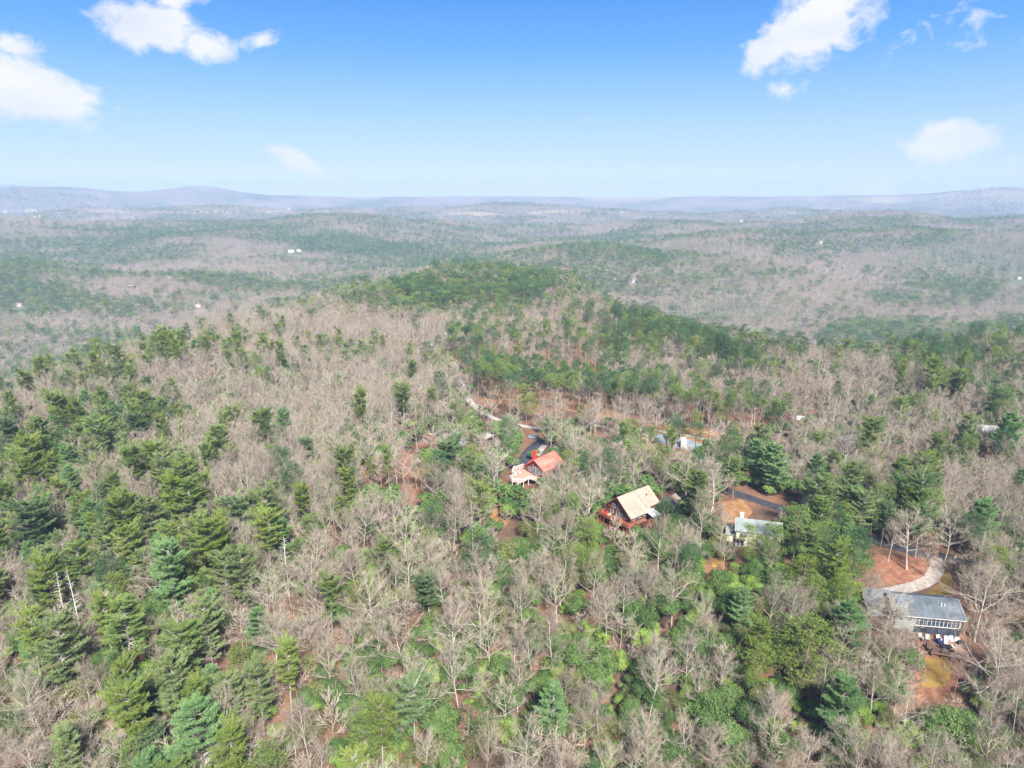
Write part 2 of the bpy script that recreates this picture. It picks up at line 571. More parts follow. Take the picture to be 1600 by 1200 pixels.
def joined(name, a, b, ma, mb):
    Va, Ta, Qa = a.arr(); Vb, Tb, Qb = b.arr()
    n = len(Va)
    return mesh_from(name, np.concatenate([Va, Vb]), [Ta, Qa, Tb + n, Qb + n], [ma, mb], [0, 0, 1, 1])


# ------------------------------------------------------------------ tree kinds
def rnd(a, b, n=None):
    return RNG.uniform(a, b, n)


def unit(v):
    return v / (np.linalg.norm(v, axis=-1, keepdims=True) + 1e-9)


def grow(P, D, L, r0, r1, nseg, up, jit):
    """polylines from P along D (n,3), curving upward; returns list of node arrays and radii"""
    pts, rr = [P], [np.broadcast_to(r0, (len(P),))]
    d = unit(D)
    for k in range(nseg):
        d = unit(d + np.array([0, 0, up]) + RNG.normal(size=d.shape) * jit)
        pts.append(pts[-1] + d * (L / nseg)[:, None])
        f = (k + 1) / nseg
        rr.append(r0 * (1 - f) + r1 * f)
    return pts, rr


def along(pts, rr, n, lo, hi):
    """n points per polyline between shares lo..hi -> positions, directions, radius, parent index, share"""
    m, k = len(pts[0]), len(pts) - 1
    t = lo + (hi - lo) * ((np.arange(n)[None, :] + RNG.uniform(0, 1, (m, n))) / n)
    A = np.stack(pts, 1); Rr = np.stack([np.broadcast_to(r, (m,)) for r in rr], 1)
    s = np.clip(t * k, 0, k - 1e-6); i = s.astype(int); f = s - i
    idx = np.arange(m)[:, None]
    p0, p1 = A[idx, i], A[idx, i + 1]
    pos = p0 + (p1 - p0) * f[..., None]
    d = unit(p1 - p0)
    r = Rr[idx, i] * (1 - f) + Rr[idx, i + 1] * f
    par = np.broadcast_to(idx, t.shape)
    return pos.reshape(-1, 3), d.reshape(-1, 3), r.ravel(), par.ravel(), t.ravel()


def bare_tree(h, spread, lod, tilt=0.0, thick=1.0, fan=1.0, leafy=False):
    """trunk+limbs Acc, twigs Acc"""
    tr, lb, cr = Acc(), Acc(), Acc()
    fork = rnd(0.28, 0.42)
    P = np.zeros((1, 3)); P[0, 2] = -1.0
    nt = 9 if lod == 0 else 4
    r0 = h * 0.0105 * thick
    pts, rr = grow(P, np.array([[tilt, rnd(-.05, .05), 1.0]]), np.array([h * 0.86 + 1.0]), r0, r0 * 0.22, nt, 0.12, 0.045 if lod == 0 else .03)
    tr.add(tube(pts, rr, 6 if lod == 0 else 4 if lod == 1 else 3))
    n1 = {0: 14, 1: 12, 2: 11, 3: 8}[lod]
    pos, d, r, par, t = along(pts, rr, n1, fork, 0.97)
    az = np.arange(n1) * 2.4 + rnd(0, 6) + rnd(-.5, .5, n1)
    rel = (t - fork) / (1 - fork)
    incl = R(20) + R(36) * rel + rnd(-.12, .16, n1)
    D = np.stack([np.cos(az) * np.cos(incl), np.sin(az) * np.cos(incl), np.sin(incl)], 1)
    L = spread * (0.98 - 0.42 * rel) * rnd(0.75, 1.22, n1)
    ns = 4 if lod == 0 else 2
    lp, lr = grow(pos, D, L, r * 0.62, r * 0.16 + 0.012, ns, 0.10 * fan, 0.13)
    for a in range(ns):
        (lb if lod < 2 else cr).add(segs(lp[a], lp[a + 1], lr[a], lr[a + 1], 4 if lod == 0 else 3))
    n2 = {0: 6, 1: 6, 2: 6, 3: 5}[lod]
    pos, d, r, par, t = along(lp, lr, n2, 0.22, 1.0)
    D = unit(d * 0.9 + RNG.normal(size=d.shape) * 0.55 + np.array([0, 0, 0.25]))
    L2 = L[par] * (0.62 - 0.30 * t) * rnd(.7, 1.25, len(par))
    ns2 = 3 if lod == 0 else 1
    tb = {0: 1.0, 1: 1.35, 2: 2.2, 3: 4.0}[lod]
    bp, br = grow(pos, D, L2, np.maximum(r * 0.6, 0.02 * tb), 0.014 * tb, ns2, 0.10, 0.17)
    for a in range(ns2):
        cr.add(segs(bp[a], bp[a + 1], br[a], br[a + 1], 3))
    n3 = {0: 6, 1: 5, 2: 5, 3: 4}[lod]
    pos, d, r, par3, t = along(bp, br, n3, 0.15, 1.0)
    D = unit(d + RNG.normal(size=d.shape) * 0.6 + np.array([0, 0, 0.22]))
    L3 = np.maximum(L2[par3] * 0.5, 0.55) * rnd(.6, 1.2, len(par3))
    if lod == 0:
        tp, trr = grow(pos, D, L3, 0.016, 0.009, 2, 0.08, 0.2)
        for a in range(2):
            cr.add(segs(tp[a], tp[a + 1], trr[a], trr[a + 1], 3))
        pos, d, r, par, t = along(tp, trr, 4, 0.2, 1.0)
        D = unit(d + RNG.normal(size=d.shape) * 0.55 + np.array([0, 0, 0.2]))
        L4 = rnd(0.45, 0.95, len(pos))
        cr.add(spikes(pos, pos + D * L4[:, None], 0.013))
        if leafy:
            k = RNG.choice(len(pos), len(pos) // 2)
            Pl = pos[k] + D[k] * L4[k, None] * rnd(.2, 1, len(k))[:, None]
            tr2 = Acc(); tr2.add(leaves(Pl, RNG.normal(size=Pl.shape), rnd(.10, .19, len(k))))
            return tr, lb, cr, tr2
    else:
        w = {1: 0.019, 2: 0.036, 3: 0.085}[lod]
        cr.add(spikes(pos, pos + D * L3[:, None] * 1.1, w))
        if lod == 1:
            pos, d = pos + D * L3[:, None] * .35, D
            for q in range(2):
                D = unit(d + RNG.normal(size=d.shape) * 0.7 + np.array([0, 0, 0.15]))
                cr.add(spikes(pos, pos + D * rnd(.5, 1.0, len(pos))[:, None], 0.018))
    return tr, lb, cr


def white_pine(h, rad, lod, bare=0.32, irregular=0.25, flat=0.0):
    tr, lb, cr = Acc(), Acc(), Acc()
    r0 = h * 0.012
    P = np.array([[0, 0, -1.0]])
    nt = 6 if lod == 0 else 2
    pts, rr = grow(P, np.array([[rnd(-.03, .03), rnd(-.03, .03), 1.0]]), np.array([h + 1.0]), r0, 0.03, nt, 0.3, 0.012)
    tr.add(tube(pts, rr, 6 if lod == 0 else 3))
    nw = {0: 17, 1: 11, 2: 8, 3: 6}[lod]
    per = {0: 6, 1: 6, 2: 5, 3: 5}[lod]
    tt = np.repeat(np.linspace(bare, 0.975, nw), per) + RNG.normal(0, .035, nw * per)
    tt = np.clip(tt, bare * .8, .985)
    rel = np.clip((tt - bare) / (1 - bare), 0, 1)
    prof = np.interp(rel, [0, .15, .35, .6, .85, 1], [0.60, .92, 1.0, .86, .58, .22])
    pos, d, r, _, _ = along(pts, rr, 1, 0, 0)
    A = np.stack(pts, 1)[0]
    zz = tt * h
    cx = np.interp(zz, A[:, 2], A[:, 0]); cy = np.interp(zz, A[:, 2], A[:, 1])
    pos = np.stack([cx, cy, zz], 1)
    az = np.tile(np.arange(per) * 2 * PI / per, nw) + np.repeat(rnd(0, 6.28, nw), per) + rnd(-.35, .35, nw * per)
    prof = prof * (1 - flat) + flat * np.interp(rel, [0, .2, .5, .8, .93, 1], [.30, .5, .85, 1.0, .85, .45])
    lob = 1 + irregular * np.sin(az * 2 + rnd(0, 6)) * .6
    L = rad * prof * lob * rnd(1 - irregular * 1.3, 1 + irregular * .7, nw * per)
    keep = (RNG.random(nw * per) > 0.17) & (L > .25)
    pos, az, L, rel = pos[keep], az[keep], L[keep], rel[keep]
    incl = R(5) + R(30) * rel ** 1.6 + RNG.normal(0, .16, len(rel))
    D = np.stack([np.cos(az) * np.cos(incl), np.sin(az) * np.cos(incl), np.sin(incl)], 1)
    ns = 3 if lod == 0 else 1
    bp, br = grow(pos, D, L, 0.035 + L * .012, np.full(len(L), 0.02), ns, 0.11, 0.07)
    if lod < 2:
        for a in range(ns):
            lb.add(segs(bp[a], bp[a + 1], br[a], br[a + 1], 3))
    # branchlets in flat sprays
    nb = {0: 15, 1: 9, 2: 6, 3: 5}[lod]
    p2, d2, _, par, t = along(bp, br, nb, 0.22, 1.0)
    side = np.where(RNG.random(len(par)) < .5, -1.0, 1.0)
    perp = unit(np.cross(d2, np.array([0, 0, 1.0])))
    D2 = unit(d2 * 0.75 + perp * side[:, None] * rnd(.4, 1.1, len(par))[:, None] + np.array([0, 0, .12]) + RNG.normal(size=d2.shape) * .10)
    L2 = np.minimum(L[par] * 0.42, 1.3) * (1.15 - .6 * t) * rnd(.7, 1.2, len(par))
    # tufts along the branchlets
    ntf = {0: 5, 1: 4, 2: 3, 3: 2}[lod]
    nbl = {0: 8, 1: 6, 2: 4, 3: 3}[lod]
    bl = {0: .30, 1: .42, 2: .70, 3: 1.2}[lod]
    bw = {0: .095, 1: .17, 2: .34, 3: .65}[lod]
    f = (np.arange(ntf) + .6) / ntf
    p3 = (p2[:, None, :] + D2[:, None, :] * (L2[:, None, None] * f[None, :, None])).reshape(-1, 3)
    d3 = np.repeat(D2, ntf, 0)
    p4 = np.repeat(p3, nbl, 0); d4 = np.repeat(d3, nbl, 0)
    dd = unit(d4 * .75 + RNG.normal(size=d4.shape) * .5 + np.array([0, 0, .22]))
    n = len(p4)
    cr.add(blades(p4 + RNG.normal(size=p4.shape) * .04, dd, rnd(.7, 1.25, n) * bl, rnd(.8, 1.3, n) * bw, .28))
    return tr, lb, cr


def round_pine(h, rad, lod, bare=0.5):
    """pine with a clean trunk and a rounded, clumpy crown"""
    tr, lb, cr = Acc(), Acc(), Acc()
    P = np.array([[0, 0, -1.0]])
    nt = 4 if lod == 0 else 2
    pts, rr = grow(P, np.array([[rnd(-.05, .05), rnd(-.05, .05), 1.0]]), np.array([h * .95 + 1]), h * .011, 0.05, nt, 0.25, 0.02)
    tr.add(tube(pts, rr, 6 if lod == 0 else 4 if lod == 1 else 3))
    nc = {0: 46, 1: 30, 2: 18, 3: 10}[lod]
    tt = np.clip(rnd(0, 1, nc) ** .85, 0, 1)
    prof = np.sqrt(np.clip(1 - (2 * tt - .85) ** 2 / 1.35, .05, 1))
    az = rnd(0, 2 * PI, nc)
    rho = rad * prof * rnd(.45, 1.0, nc)
    zc = h * (bare + (1 - bare) * tt)
    A = np.stack(pts, 1)[0]
    c = np.stack([np.interp(zc, A[:, 2], A[:, 0]) + rho * np.cos(az), np.interp(zc, A[:, 2], A[:, 1]) + rho * np.sin(az), zc], 1)
    root = c.copy(); root[:, 0] = np.interp(zc, A[:, 2], A[:, 0]); root[:, 1] = np.interp(zc, A[:, 2], A[:, 1]); root[:, 2] -= rho * .35
    if lod < 2:
        lb.add(segs(root, c, .05, .02, 3))
    cs = rad * 0.36 * rnd(.7, 1.25, nc)
    npc = {0: 26, 1: 18, 2: 11, 3: 8}[lod]
    nbl = {0: 5, 1: 4, 2: 3, 3: 2}[lod]
    bl = {0: .36, 1: .46, 2: .68, 3: 1.05}[lod]
    bw = {0: .15, 1: .21, 2: .38, 3: .7}[lod]
    q = unit(RNG.normal(size=(nc, npc, 3)))
    q[..., 2] = q[..., 2] * .62 + .12
    p = c[:, None, :] + q * (cs[:, None, None] * rnd(.55, 1.05, (nc, npc))[..., None])
    p4 = np.repeat(p.reshape(-1, 3), nbl, 0); d4 = np.repeat(q.reshape(-1, 3), nbl, 0)
    dd = unit(d4 + RNG.normal(size=d4.shape) * .6 + np.array([0, 0, .5]))
    n = len(p4)
    cr.add(blades(p4, dd, rnd(.7, 1.3, n) * bl, rnd(.8, 1.3, n) * bw, .22))
    return tr, lb, cr


def broad_evergreen(h, rad, lod, lobes=9):
    """laurel or holly: short stems, mounded leafy lobes"""
    tr, lb, cr = Acc(), Acc(), Acc()
    az = rnd(0, 2 * PI, lobes)
    rho = rad * np.sqrt(rnd(0, 1, lobes)) * .75
    zc = h * (.42 + .42 * (1 - (rho / rad) ** 1.5) * rnd(.7, 1.1, lobes))
    c = np.stack([rho * np.cos(az), rho * np.sin(az), zc], 1)
    lb.add(segs(np.stack([rho * .12 * np.cos(az), rho * .12 * np.sin(az), np.full(lobes, -.5)], 1), c, .055, .02, 3))
    rs = rad * rnd(.30, .50, lobes)
    n = {0: 300, 1: 80, 2: 24}[lod]
    s = {0: (.085, .15), 1: (.22, .36), 2: (.42, .7)}[lod]
    q = unit(RNG.normal(size=(lobes, n, 3)))
    q[..., 2] = np.where(q[..., 2] < -.35, -q[..., 2], q[..., 2])
    p = c[:, None, :] + q * (rs[:, None, None] * rnd(.6, 1.08, (lobes, n))[..., None]) * np.array([1, 1, .82])
    qq = q + RNG.normal(size=q.shape) * .45 + np.array([0, 0, .35])
    cr.add(leaves(p.reshape(-1, 3), qq.reshape(-1, 3), rnd(s[0], s[1], lobes * n)))
    tr.add(tube([np.array([[0, 0, -.6]]), np.array([[0, 0, h * .55]])], [.08, .03], 4))
    return tr, lb, cr


def snag(h):
    tr, lb, cr = Acc(), Acc(), Acc()
    pts, rr = grow(np.array([[0, 0, -1.0]]), np.array([[.03, 0, 1.0]]), np.array([h + 1]), h * .011, .05, 6, .2, .02)
    tr.add(tube(pts, rr, 6))
    n = 48
    pos, d, r, par, t = along(pts, rr, n, .38, .99)
    az = rnd(0, 6.28, n)
    D = np.stack([np.cos(az), np.sin(az), rnd(.0, .45, n)], 1)
    L = h * .16 * (1.25 - t) * rnd(.35, 1.3, n)
    lp, lr = grow(pos, D, L, r * .4 + .01, r * .1 + .012, 3, .08, .1)
    for a in range(3):
        cr.add(segs(lp[a], lp[a + 1], lr[a], lr[a + 1], 3))
    pos, d, r, par, t = along(lp, lr, 3, .3, 1)
    D = unit(d + RNG.normal(size=d.shape) * .5)
    cr.add(spikes(pos, pos + D * rnd(.3, .9, len(pos))[:, None], .018))
    return tr, lb, cr


# prototypes: per kind and level of detail a list of dict(tr, cr, whole, tint, h)
PROTO = {}


def merge(name, parts):
    """parts: (Acc, material) -> one mesh"""
    V, F, M, n = [], [], [], 0
    mats = []
    for a, m in parts:
        v, t, q = a.arr()
        if m not in mats:
            mats.append(m)
        V.append(v); F += [t + n, q + n]; M += [mats.index(m)] * 2
        n += len(v)
    return mesh_from(name, np.concatenate(V), F, mats, M)


def add_proto(key, lod, made, mt, mc, tint, h, rad, names=('trunk', 'crown'), extra=None):
    tr, lb, cr = made[:3]
    e = dict(tint=tint, h=h, rad=rad)
    if lod == 0:
        e['tr'] = to_mesh(names[0], tr, mt)
        e['cr'] = merge(names[1], [(lb, mt), (cr, mc)])
        if len(made) > 3:
            e['lf'] = to_mesh('leaves', made[3], extra)
    e['all'] = merge(key, [(tr, mt), (lb, mt), (cr, mc)] + ([(made[3], extra)] if len(made) > 3 else []))
    PROTO.setdefault((key, lod), []).append(e)


TW = [(TWIG_GREY, 'grey'), (TWIG_TAN, 'tan'), (TWIG_PINK, 'pinkish'), (TWIG_GREY, 'grey'), (TWIG_TAN, 'tan'), (TWIG_PINK, 'pinkish')]
for lod, nv in ((0, 7), (1, 6), (2, 5), (3, 4)):
    for i in range(nv):
        h = (17, 15.5, 19, 14, 16, 18, 15)[i]
        sp = (5.8, 6.3, 5.8, 5.3, 6.8, 5.0, 6.0)[i]
        mt, tint = TW[i % 6]
        add_proto('bare_tree', lod, bare_tree(h, sp, lod, rnd(-.08, .08), (1, 1.2, .9, 1, 1.3, .8, 1.1)[i], (1, 1.4, 1, .8, .5, 1.6, 1)[i]), BARK_GREY, mt, tint, h, sp, ('trunk', 'crown'))
for lod, nv in ((0, 9), (1, 5), (2, 4), (3, 3)):
    for i in range(nv):
        h = (19, 17, 21, 15, 18, 18, 20, 14, 16)[i]
        rad = (3.9, 4.4, 4.0, 3.5, 4.7, 3.8, 3.4, 3.3, 4.5)[i]
        tint = ('green', 'pale', 'yellow', 'fresh', 'yellow', 'pale', 'green', 'fresh', 'blue')[i]
        add_proto('white_pine', lod, white_pine(h, rad, lod, (.40, .34, .50, .24, .46, .36, .55, .2, .5)[i], (.34, .40, .45, .25, .5, .38, .5, .3, .55)[i], (.1, .5, .75, 0, .35, .6, .9, .2, .8)[i]), BARK_WPINE, LEAF[tint], tint, h, rad)
for lod, nv in ((0, 4), (1, 4), (2, 4), (3, 3)):
    for i in range(nv):
        h = (20, 18, 22, 17)[i]
        rad = (3.9, 3.6, 4.1, 3.7)[i]
        tint = ('dark', 'green', 'dark', 'yellow')[i]
        add_proto('round_pine', lod, round_pine(h, rad, lod, (.52, .45, .58, .40)[i]), BARK_PINE, LEAF[tint], tint, h, rad)
for i in range(4):
    add_proto('tall_pine', 0, round_pine(24 - i, 2.9, 1, (.70, .64, .74, .67)[i]), BARK_PINE, LEAF['dark' if i % 2 else 'green'], 'dark' if i % 2 else 'green', 24 - i, 2.9)
for lod, nv in ((0, 6), (1, 4), (2, 3)):
    for i in range(nv):
        h = (3.6, 4.6, 3.0, 5.6, 4.0, 3.2)[i]
        rad = (2.3, 2.6, 2.0, 2.5, 2.7, 1.9)[i]
        tint = ('laurel', 'laurel', 'holly', 'laurel', 'olive', 'holly')[i]
        add_proto('evergreen_shrub', lod, broad_evergreen(h, rad, lod, (10, 12, 8, 12, 11, 8)[i]), BARK_PINE, LEAF[tint], tint, h, rad, ('stem', 'foliage'))
for i in range(2):
    add_proto('russet_tree', 0, bare_tree(12 + 2 * i, 4.2, 0, 0, 1, 1, True), BARK_GREY, TWIG_PINK, 'russet', 12 + 2 * i, 4.2, ('trunk', 'branches'), LEAF['russet'])
    add_proto('dead_tree', 0, snag(17 + 3 * i), BARK_DEAD, BARK_DEAD, 'white', 17 + 3 * i, 3, ('trunk', 'branches'))
for i in range(3):   # low brown brush, many stems
    add_proto('brush', 1, bare_tree(4.2 + i, 2.3, 2, 0, .9), BARK_GREY, (TWIG_PINK, TWIG_GREY, TWIG_TAN)[i], 'brown', 4 + i, 2.3)

# ------------------------------------------------------------------ terrain
def build_ground():
    rs = [0.0]
    r = 8.0
    while r < 7600:
        rs.append(r)
        r += max(2.6, r * 0.0115) if r < 700 else r * 0.014
    rs = np.array(rs[1:])
    a_front = np.linspace(R(-46), R(46), 420)
    a_back = np.linspace(R(46), R(314), 60)[1:-1]
    an = np.concatenate([a_front, a_back])
    X = rs[:, None] * np.sin(an)[None, :]
    Y = rs[:, None] * np.cos(an)[None, :]
    Z = H(X.ravel(), Y.ravel()).reshape(X.shape)
    V = np.stack([X, Y, Z], -1).reshape(-1, 3)
    nr, na = X.shape
    i = np.arange(nr - 1)[:, None] * na; j = np.arange(na)[None, :]; j2 = (j + 1) % na
    F = np.stack([i + j, i + j2, i + na + j2, i + na + j], -1).reshape(-1, 4)
    c = len(V)
    V = np.concatenate([V, [[0, 0, gz(0, 0)]]])
    jj = np.arange(na)
    T = np.stack([np.full(na, c), (jj + 1) % na, jj], -1)
    o = obj('ground', mesh_from('ground', V, [F[:, ::-1], T], [ground_mat()], smooth=True), kind='structure')
    return o


build_ground()

# haze: the valley air
def box_mesh(name, x0, x1, y0, y1, z0, z1, mat):
    V = np.array([(x, y, z) for z in (z0, z1) for y in (y0, y1) for x in (x0, x1)], float)
    F = np.array([(0, 2, 3, 1), (4, 5, 7, 6), (0, 1, 5, 4), (2, 6, 7, 3), (0, 4, 6, 2), (1, 3, 7, 5)])
    return mesh_from(name, V, [F], [mat])


hm, HT = new_mat('valley_haze')
vol = HT.n('ShaderNodeVolumePrincipled', {'Color': (0.36, 0.48, 0.71, 1), 'Density': 0.00015, 'Anisotropy': 0.0})
HT.t.links.new(vol.outputs[0], HT.n('ShaderNodeOutputMaterial').inputs['Volume'])
obj('haze', box_mesh('haze', -7800, 7800, -7800, 7800, -160.0, CAM_Z + 125, hm), kind='stuff')

# ------------------------------------------------------------------ things with a place of their own (used to keep trees off them)
def ell(px, py, cx, cy, rx, ry, ang=0.0):
    c, s = math.cos(R(ang)), math.sin(R(ang))
    u = ((px - cx) * c + (py - cy) * s) / rx
    v = (-(px - cx) * s + (py - cy) * c) / ry
    return u * u + v * v


# sight lines that stay open: ellipse in the photograph, distance (forward) of what is seen there, share of trees kept off
OPEN = [(1462, 968, 46, 50, 150, 1.0), (1470, 1050, 32, 42, 150, 1.0), (1478, 905, 26, 36, 165, 1.0), (1420, 885, 50, 22, 175, .4),
        (985, 790, 40, 36, 195, 1.0), (1035, 788, 26, 14, 195, .7), (1170, 833, 34, 24, 185, .95), (1205, 845, 18, 20, 185, .4), (1120, 868, 14, 20, 170, .8),
        (1150, 798, 28, 20, 205, .8), (1195, 788, 62, 14, 215, 1.0), (845, 715, 26, 18, 245, 1.0), (808, 740, 22, 18, 240, .95), (835, 745, 22, 10, 240, .6), (830, 695, 22, 22, 262, .85),
        (834, 682, 14, 7, 300, 1.0), (1050, 690, 52, 13, 285, .9), (775, 672, 24, 12, 290, .6), (690, 682, 34, 14, 285, .55),
        (645, 730, 20, 50, 270, .7), (655, 665, 14, 22, 300, .8), (585, 735, 26, 14, 250, .6), (785, 800, 26, 24, 190, .7),
        (925, 690, 65, 8, 285, .2), (1130, 700, 60, 8, 285, .2), (712, 575, 12, 16, 395, .9), (1205, 665, 28, 8, 330, .35), (1275, 658, 20, 5, 340, .3),
        (1322, 690, 16, 8, 300, .4), (1540, 690, 26, 9, 290, .3), (1170, 742, 40, 16, 240, .5), (627, 573, 8, 5, 400, 1.0),
        (1415, 862, 62, 11, 185, .9), (1505, 985, 16, 70, 145, .5), (740, 800, 30, 18, 200, .5),
        (461, 391, 18, 9, 1650, 1.0), (207, 448, 13, 6, 1050, 1.0), (989, 438, 8, 6, 1050, 1.0), (1475, 1085, 26, 26, 135, .6)]

# composition of the woods: ellipse, which kind gains (w white pine, r round pine, s shrubby evergreen, b bare, x nothing) and how much
COVER = [(170, 820, 240, 160, 'w', .50), (330, 690, 180, 60, 'w', .12), (120, 990, 230, 110, 'w', .30), (300, 1130, 130, 80, 'w', .2), (560, 1120, 110, 70, 'w', .12),
         (70, 690, 130, 50, 'w', .25), (60, 1140, 90, 90, 'b', .6),
         (560, 600, 330, 110, 'b', 1.1), (120, 560, 170, 45, 'b', .6), (700, 960, 330, 200, 'b', .6), (420, 480, 210, 40, 'b', 1.2), (820, 560, 330, 70, 'b', .3),
         (640, 500, 330, 22, 'b', 2.5),
         (745, 450, 150, 30, 'r', 9.0), (650, 470, 60, 20, 'r', 4.), (880, 450, 40, 14, 'r', 1.2), (1030, 508, 90, 20, 'r', 4.5), (1140, 545, 90, 22, 'r', 4.5), (1200, 572, 50, 18, 'r', 2),
         (745, 545, 42, 40, 'r', 3.5), (1100, 600, 130, 18, 'b', 1.5), (1130, 650, 110, 20, 'r', 1.0), (1010, 590, 60, 12, 'r', 1.0), (850, 500, 110, 16, 'b', 4.0), (430, 545, 130, 22, 'w', .35), (230, 545, 90, 35, 'w', .50), (60, 575, 50, 20, 'w', .25), (200, 610, 300, 30, 'b', .7),
         (1340, 500, 100, 20, 'r', .9), (1520, 550, 110, 30, 'r', .5), (1450, 620, 150, 30, 'w', .25), (1560, 510, 90, 20, 'r', .6), (1330, 580, 120, 20, 'b', 1.2),
         (590, 390, 170, 26, 'r', 2.4), (420, 420, 230, 40, 'r', .5), (950, 405, 115, 22, 'r', 3.2), (850, 400, 60, 14, 'r', 1.2), (1230, 440, 210, 32, 'r', .5), (320, 372, 330, 24, 'r', .9),
         (70, 420, 120, 40, 'r', .6), (300, 430, 60, 20, 'r', 1.0), (1260, 370, 160, 7, 'r', 1.8), (960, 372, 160, 8, 'r', .7), (1420, 400, 200, 24, 'b', .8), (1150, 475, 240, 26, 'b', 2.0), (900, 478, 60, 18, 'b', 2.0),
         (1290, 800, 110, 90, 'w', .9), (1320, 870, 70, 60, 'r', 1.2), (1440, 770, 70, 40, 'w', .4), (1360, 740, 90, 30, 'w', .35), (1230, 900, 60, 60, 's', .5),
         (1180, 1010, 170, 90, 'r', .25), (1330, 1010, 90, 110, 'w', .25), (1530, 940, 80, 200, 'b', 2.2), (1080, 740, 90, 60, 'b', .5), (960, 720, 90, 40, 'b', .6),
         (700, 750, 120, 60, 'w', .15), (900, 870, 60, 60, 'r', .7), (1420, 640, 240, 40, 'b', .4), (1300, 720, 150, 40, 'b', .6), (500, 800, 90, 60, 'w', .15)]


def weights(px, py, x, y):
    n = len(px)
    W = np.zeros((n, 3))       # bare, white pine, round pine
    W[:, 0], W[:, 1], W[:, 2] = 0.70, 0.06, 0.035
    far = y > 1500
    W[:, 2] += np.where(y > 700, .07, 0)
    W[:, 1] = np.where(y > 900, .03, W[:, 1])
    for cx, cy, rx, ry, k, w in COVER:
        g = np.exp(-ell(px, py, cx, cy, rx, ry) * 1.1) * w
        if k == 'b': W[:, 0] += g
        elif k == 'w': W[:, 1] += g
        elif k == 'r': W[:, 2] += g
    fy = (y > 900) * 1.0
    nz = fbm(x / (60 + 110 * fy), y / (60 + 40 * fy), 91, 4)
    nz = .5 + (nz - .5) * (1 + .7 * fy)
    nz2 = fbm(x / 38, y / 38, 97, 2)
    W[:, 0] *= np.exp(4.0 * (nz - .5))
    W[:, 1] *= np.exp(-4.0 * (nz - .5))
    W[:, 2] *= np.exp(-6.0 * (nz - .5) + 3 * (nz2 - .5))
    return W / W.sum(1, keepdims=True)


def kept_off(x, y, h, half, u):
    """True where a plant would stand in an opening or in front of it"""
    z = H(x, y)
    out = np.zeros(len(x), bool)
    for cx, cy, rx, ry, Y, p in OPEN:
        near = (y < Y + 6) & (u < p)
        for f in (0.0, .35, .7, 1.0):
            px, py, dep = project(x, y, z + h * f)
            e = half * FOC / dep * (0.75 if f > .3 else .1)
            out |= near & (np.abs((px - cx) / (rx + e)) ** 2 + np.abs((py - cy) / (ry + e * .4)) ** 2 < 1)
    return out


FOOT = []      # (x, y, radius): built things


def clear_foot(x, y, r):
    ok = np.ones(len(x), bool)
    for fx, fy, fr in FOOT:
        ok &= (x - fx) ** 2 + (y - fy) ** 2 > (fr + r) ** 2
    return ok


def polyline(px_list, step=3.0):
    P = [at(*p)[:2] for p in px_list]
    out = []
    for a, b in zip(P[:-1], P[1:]):
        n = max(1, int(np.linalg.norm(b - a) / step))
        for i in range(n):
            out.append(a + (b - a) * i / n)
    out.append(P[-1])
    return np.array(out)


def smooth_line(P, n=3):
    for _ in range(n):
        Q = P.copy()
        Q[1:-1] = (P[:-2] + 2 * P[1:-1] + P[2:]) / 4
        P = Q
    return P


ROADS = []


def road(name, pxs, width, mat, label, cat='road', lift=0.16, edge=0.25):
    P = smooth_line(polyline(pxs), 12)
    d = np.gradient(P, axis=0)
    nrm = np.stack([-d[:, 1], d[:, 0]], 1)
    nrm /= np.linalg.norm(nrm, axis=1, keepdims=True)
    k = 5
    w = width / 2 * (1 + edge * (fbm(np.arange(len(P)) / 3.0, np.zeros(len(P)), 3, 2) - .5))
    rows = []
    for j in range(k):
        q = P + nrm * (w * (-1 + 2 * j / (k - 1)))[:, None]
        rows.append(np.column_stack([q, H(q[:, 0], q[:, 1]) + lift + (0.0 if 0 < j < k - 1 else -.12)]))
    V = np.stack(rows, 1).reshape(-1, 3)
    i = np.arange(len(P) - 1)[:, None] * k; j = np.arange(k - 1)[None, :]
    F = np.stack([i + j, i + j + 1, i + k + j + 1, i + k + j], -1).reshape(-1, 4)
    o = obj(name, mesh_from(name, V, [F], [mat], smooth=True), kind='structure', label=label)
    for p in P[::2]:
        FOOT.append((p[0], p[1], width / 2 - .8))
    return o


def patch(name, pxs, mat, label, lift=0.10, kind='structure', clear=True):
    """sheet of ground inside a ring of pixels"""
    P = np.array([at(*p)[:2] for p in pxs])
    c = P.mean(0)
    n = len(P)
    t = np.linspace(0, n, 72, endpoint=False)
    i = t.astype(int) % n; f = (t - t.astype(int))[:, None]
    ring = P[i] * (1 - f) + P[(i + 1) % n] * f
    for _ in range(2):
        ring = (np.roll(ring, 1, 0) + 2 * ring + np.roll(ring, -1, 0)) / 4
    ring = c + (ring - c) * (1 + .75 * (fbm(t / 1.1, t * 0, 9, 4) - .5))[:, None]
    V = [np.append(c, gz(*c) + lift)]
    K = 6
    for k in range(1, K + 1):
        q = c + (ring - c) * (k / K)
        V += list(np.column_stack([q, H(q[:, 0], q[:, 1]) + lift - (0.16 if k == K else 0)]))
    m = len(ring); j = np.arange(m)
    T = np.stack([np.zeros(m, int), 1 + j, 1 + (j + 1) % m], 1)
    Q = np.concatenate([np.stack([1 + a * m + j, 1 + (a + 1) * m + j, 1 + (a + 1) * m + (j + 1) % m, 1 + a * m + (j + 1) % m], 1) for a in range(K - 1)])
    return obj(name, mesh_from(name, np.array(V), [T, Q], [mat], smooth=True), kind=kind, label=label)


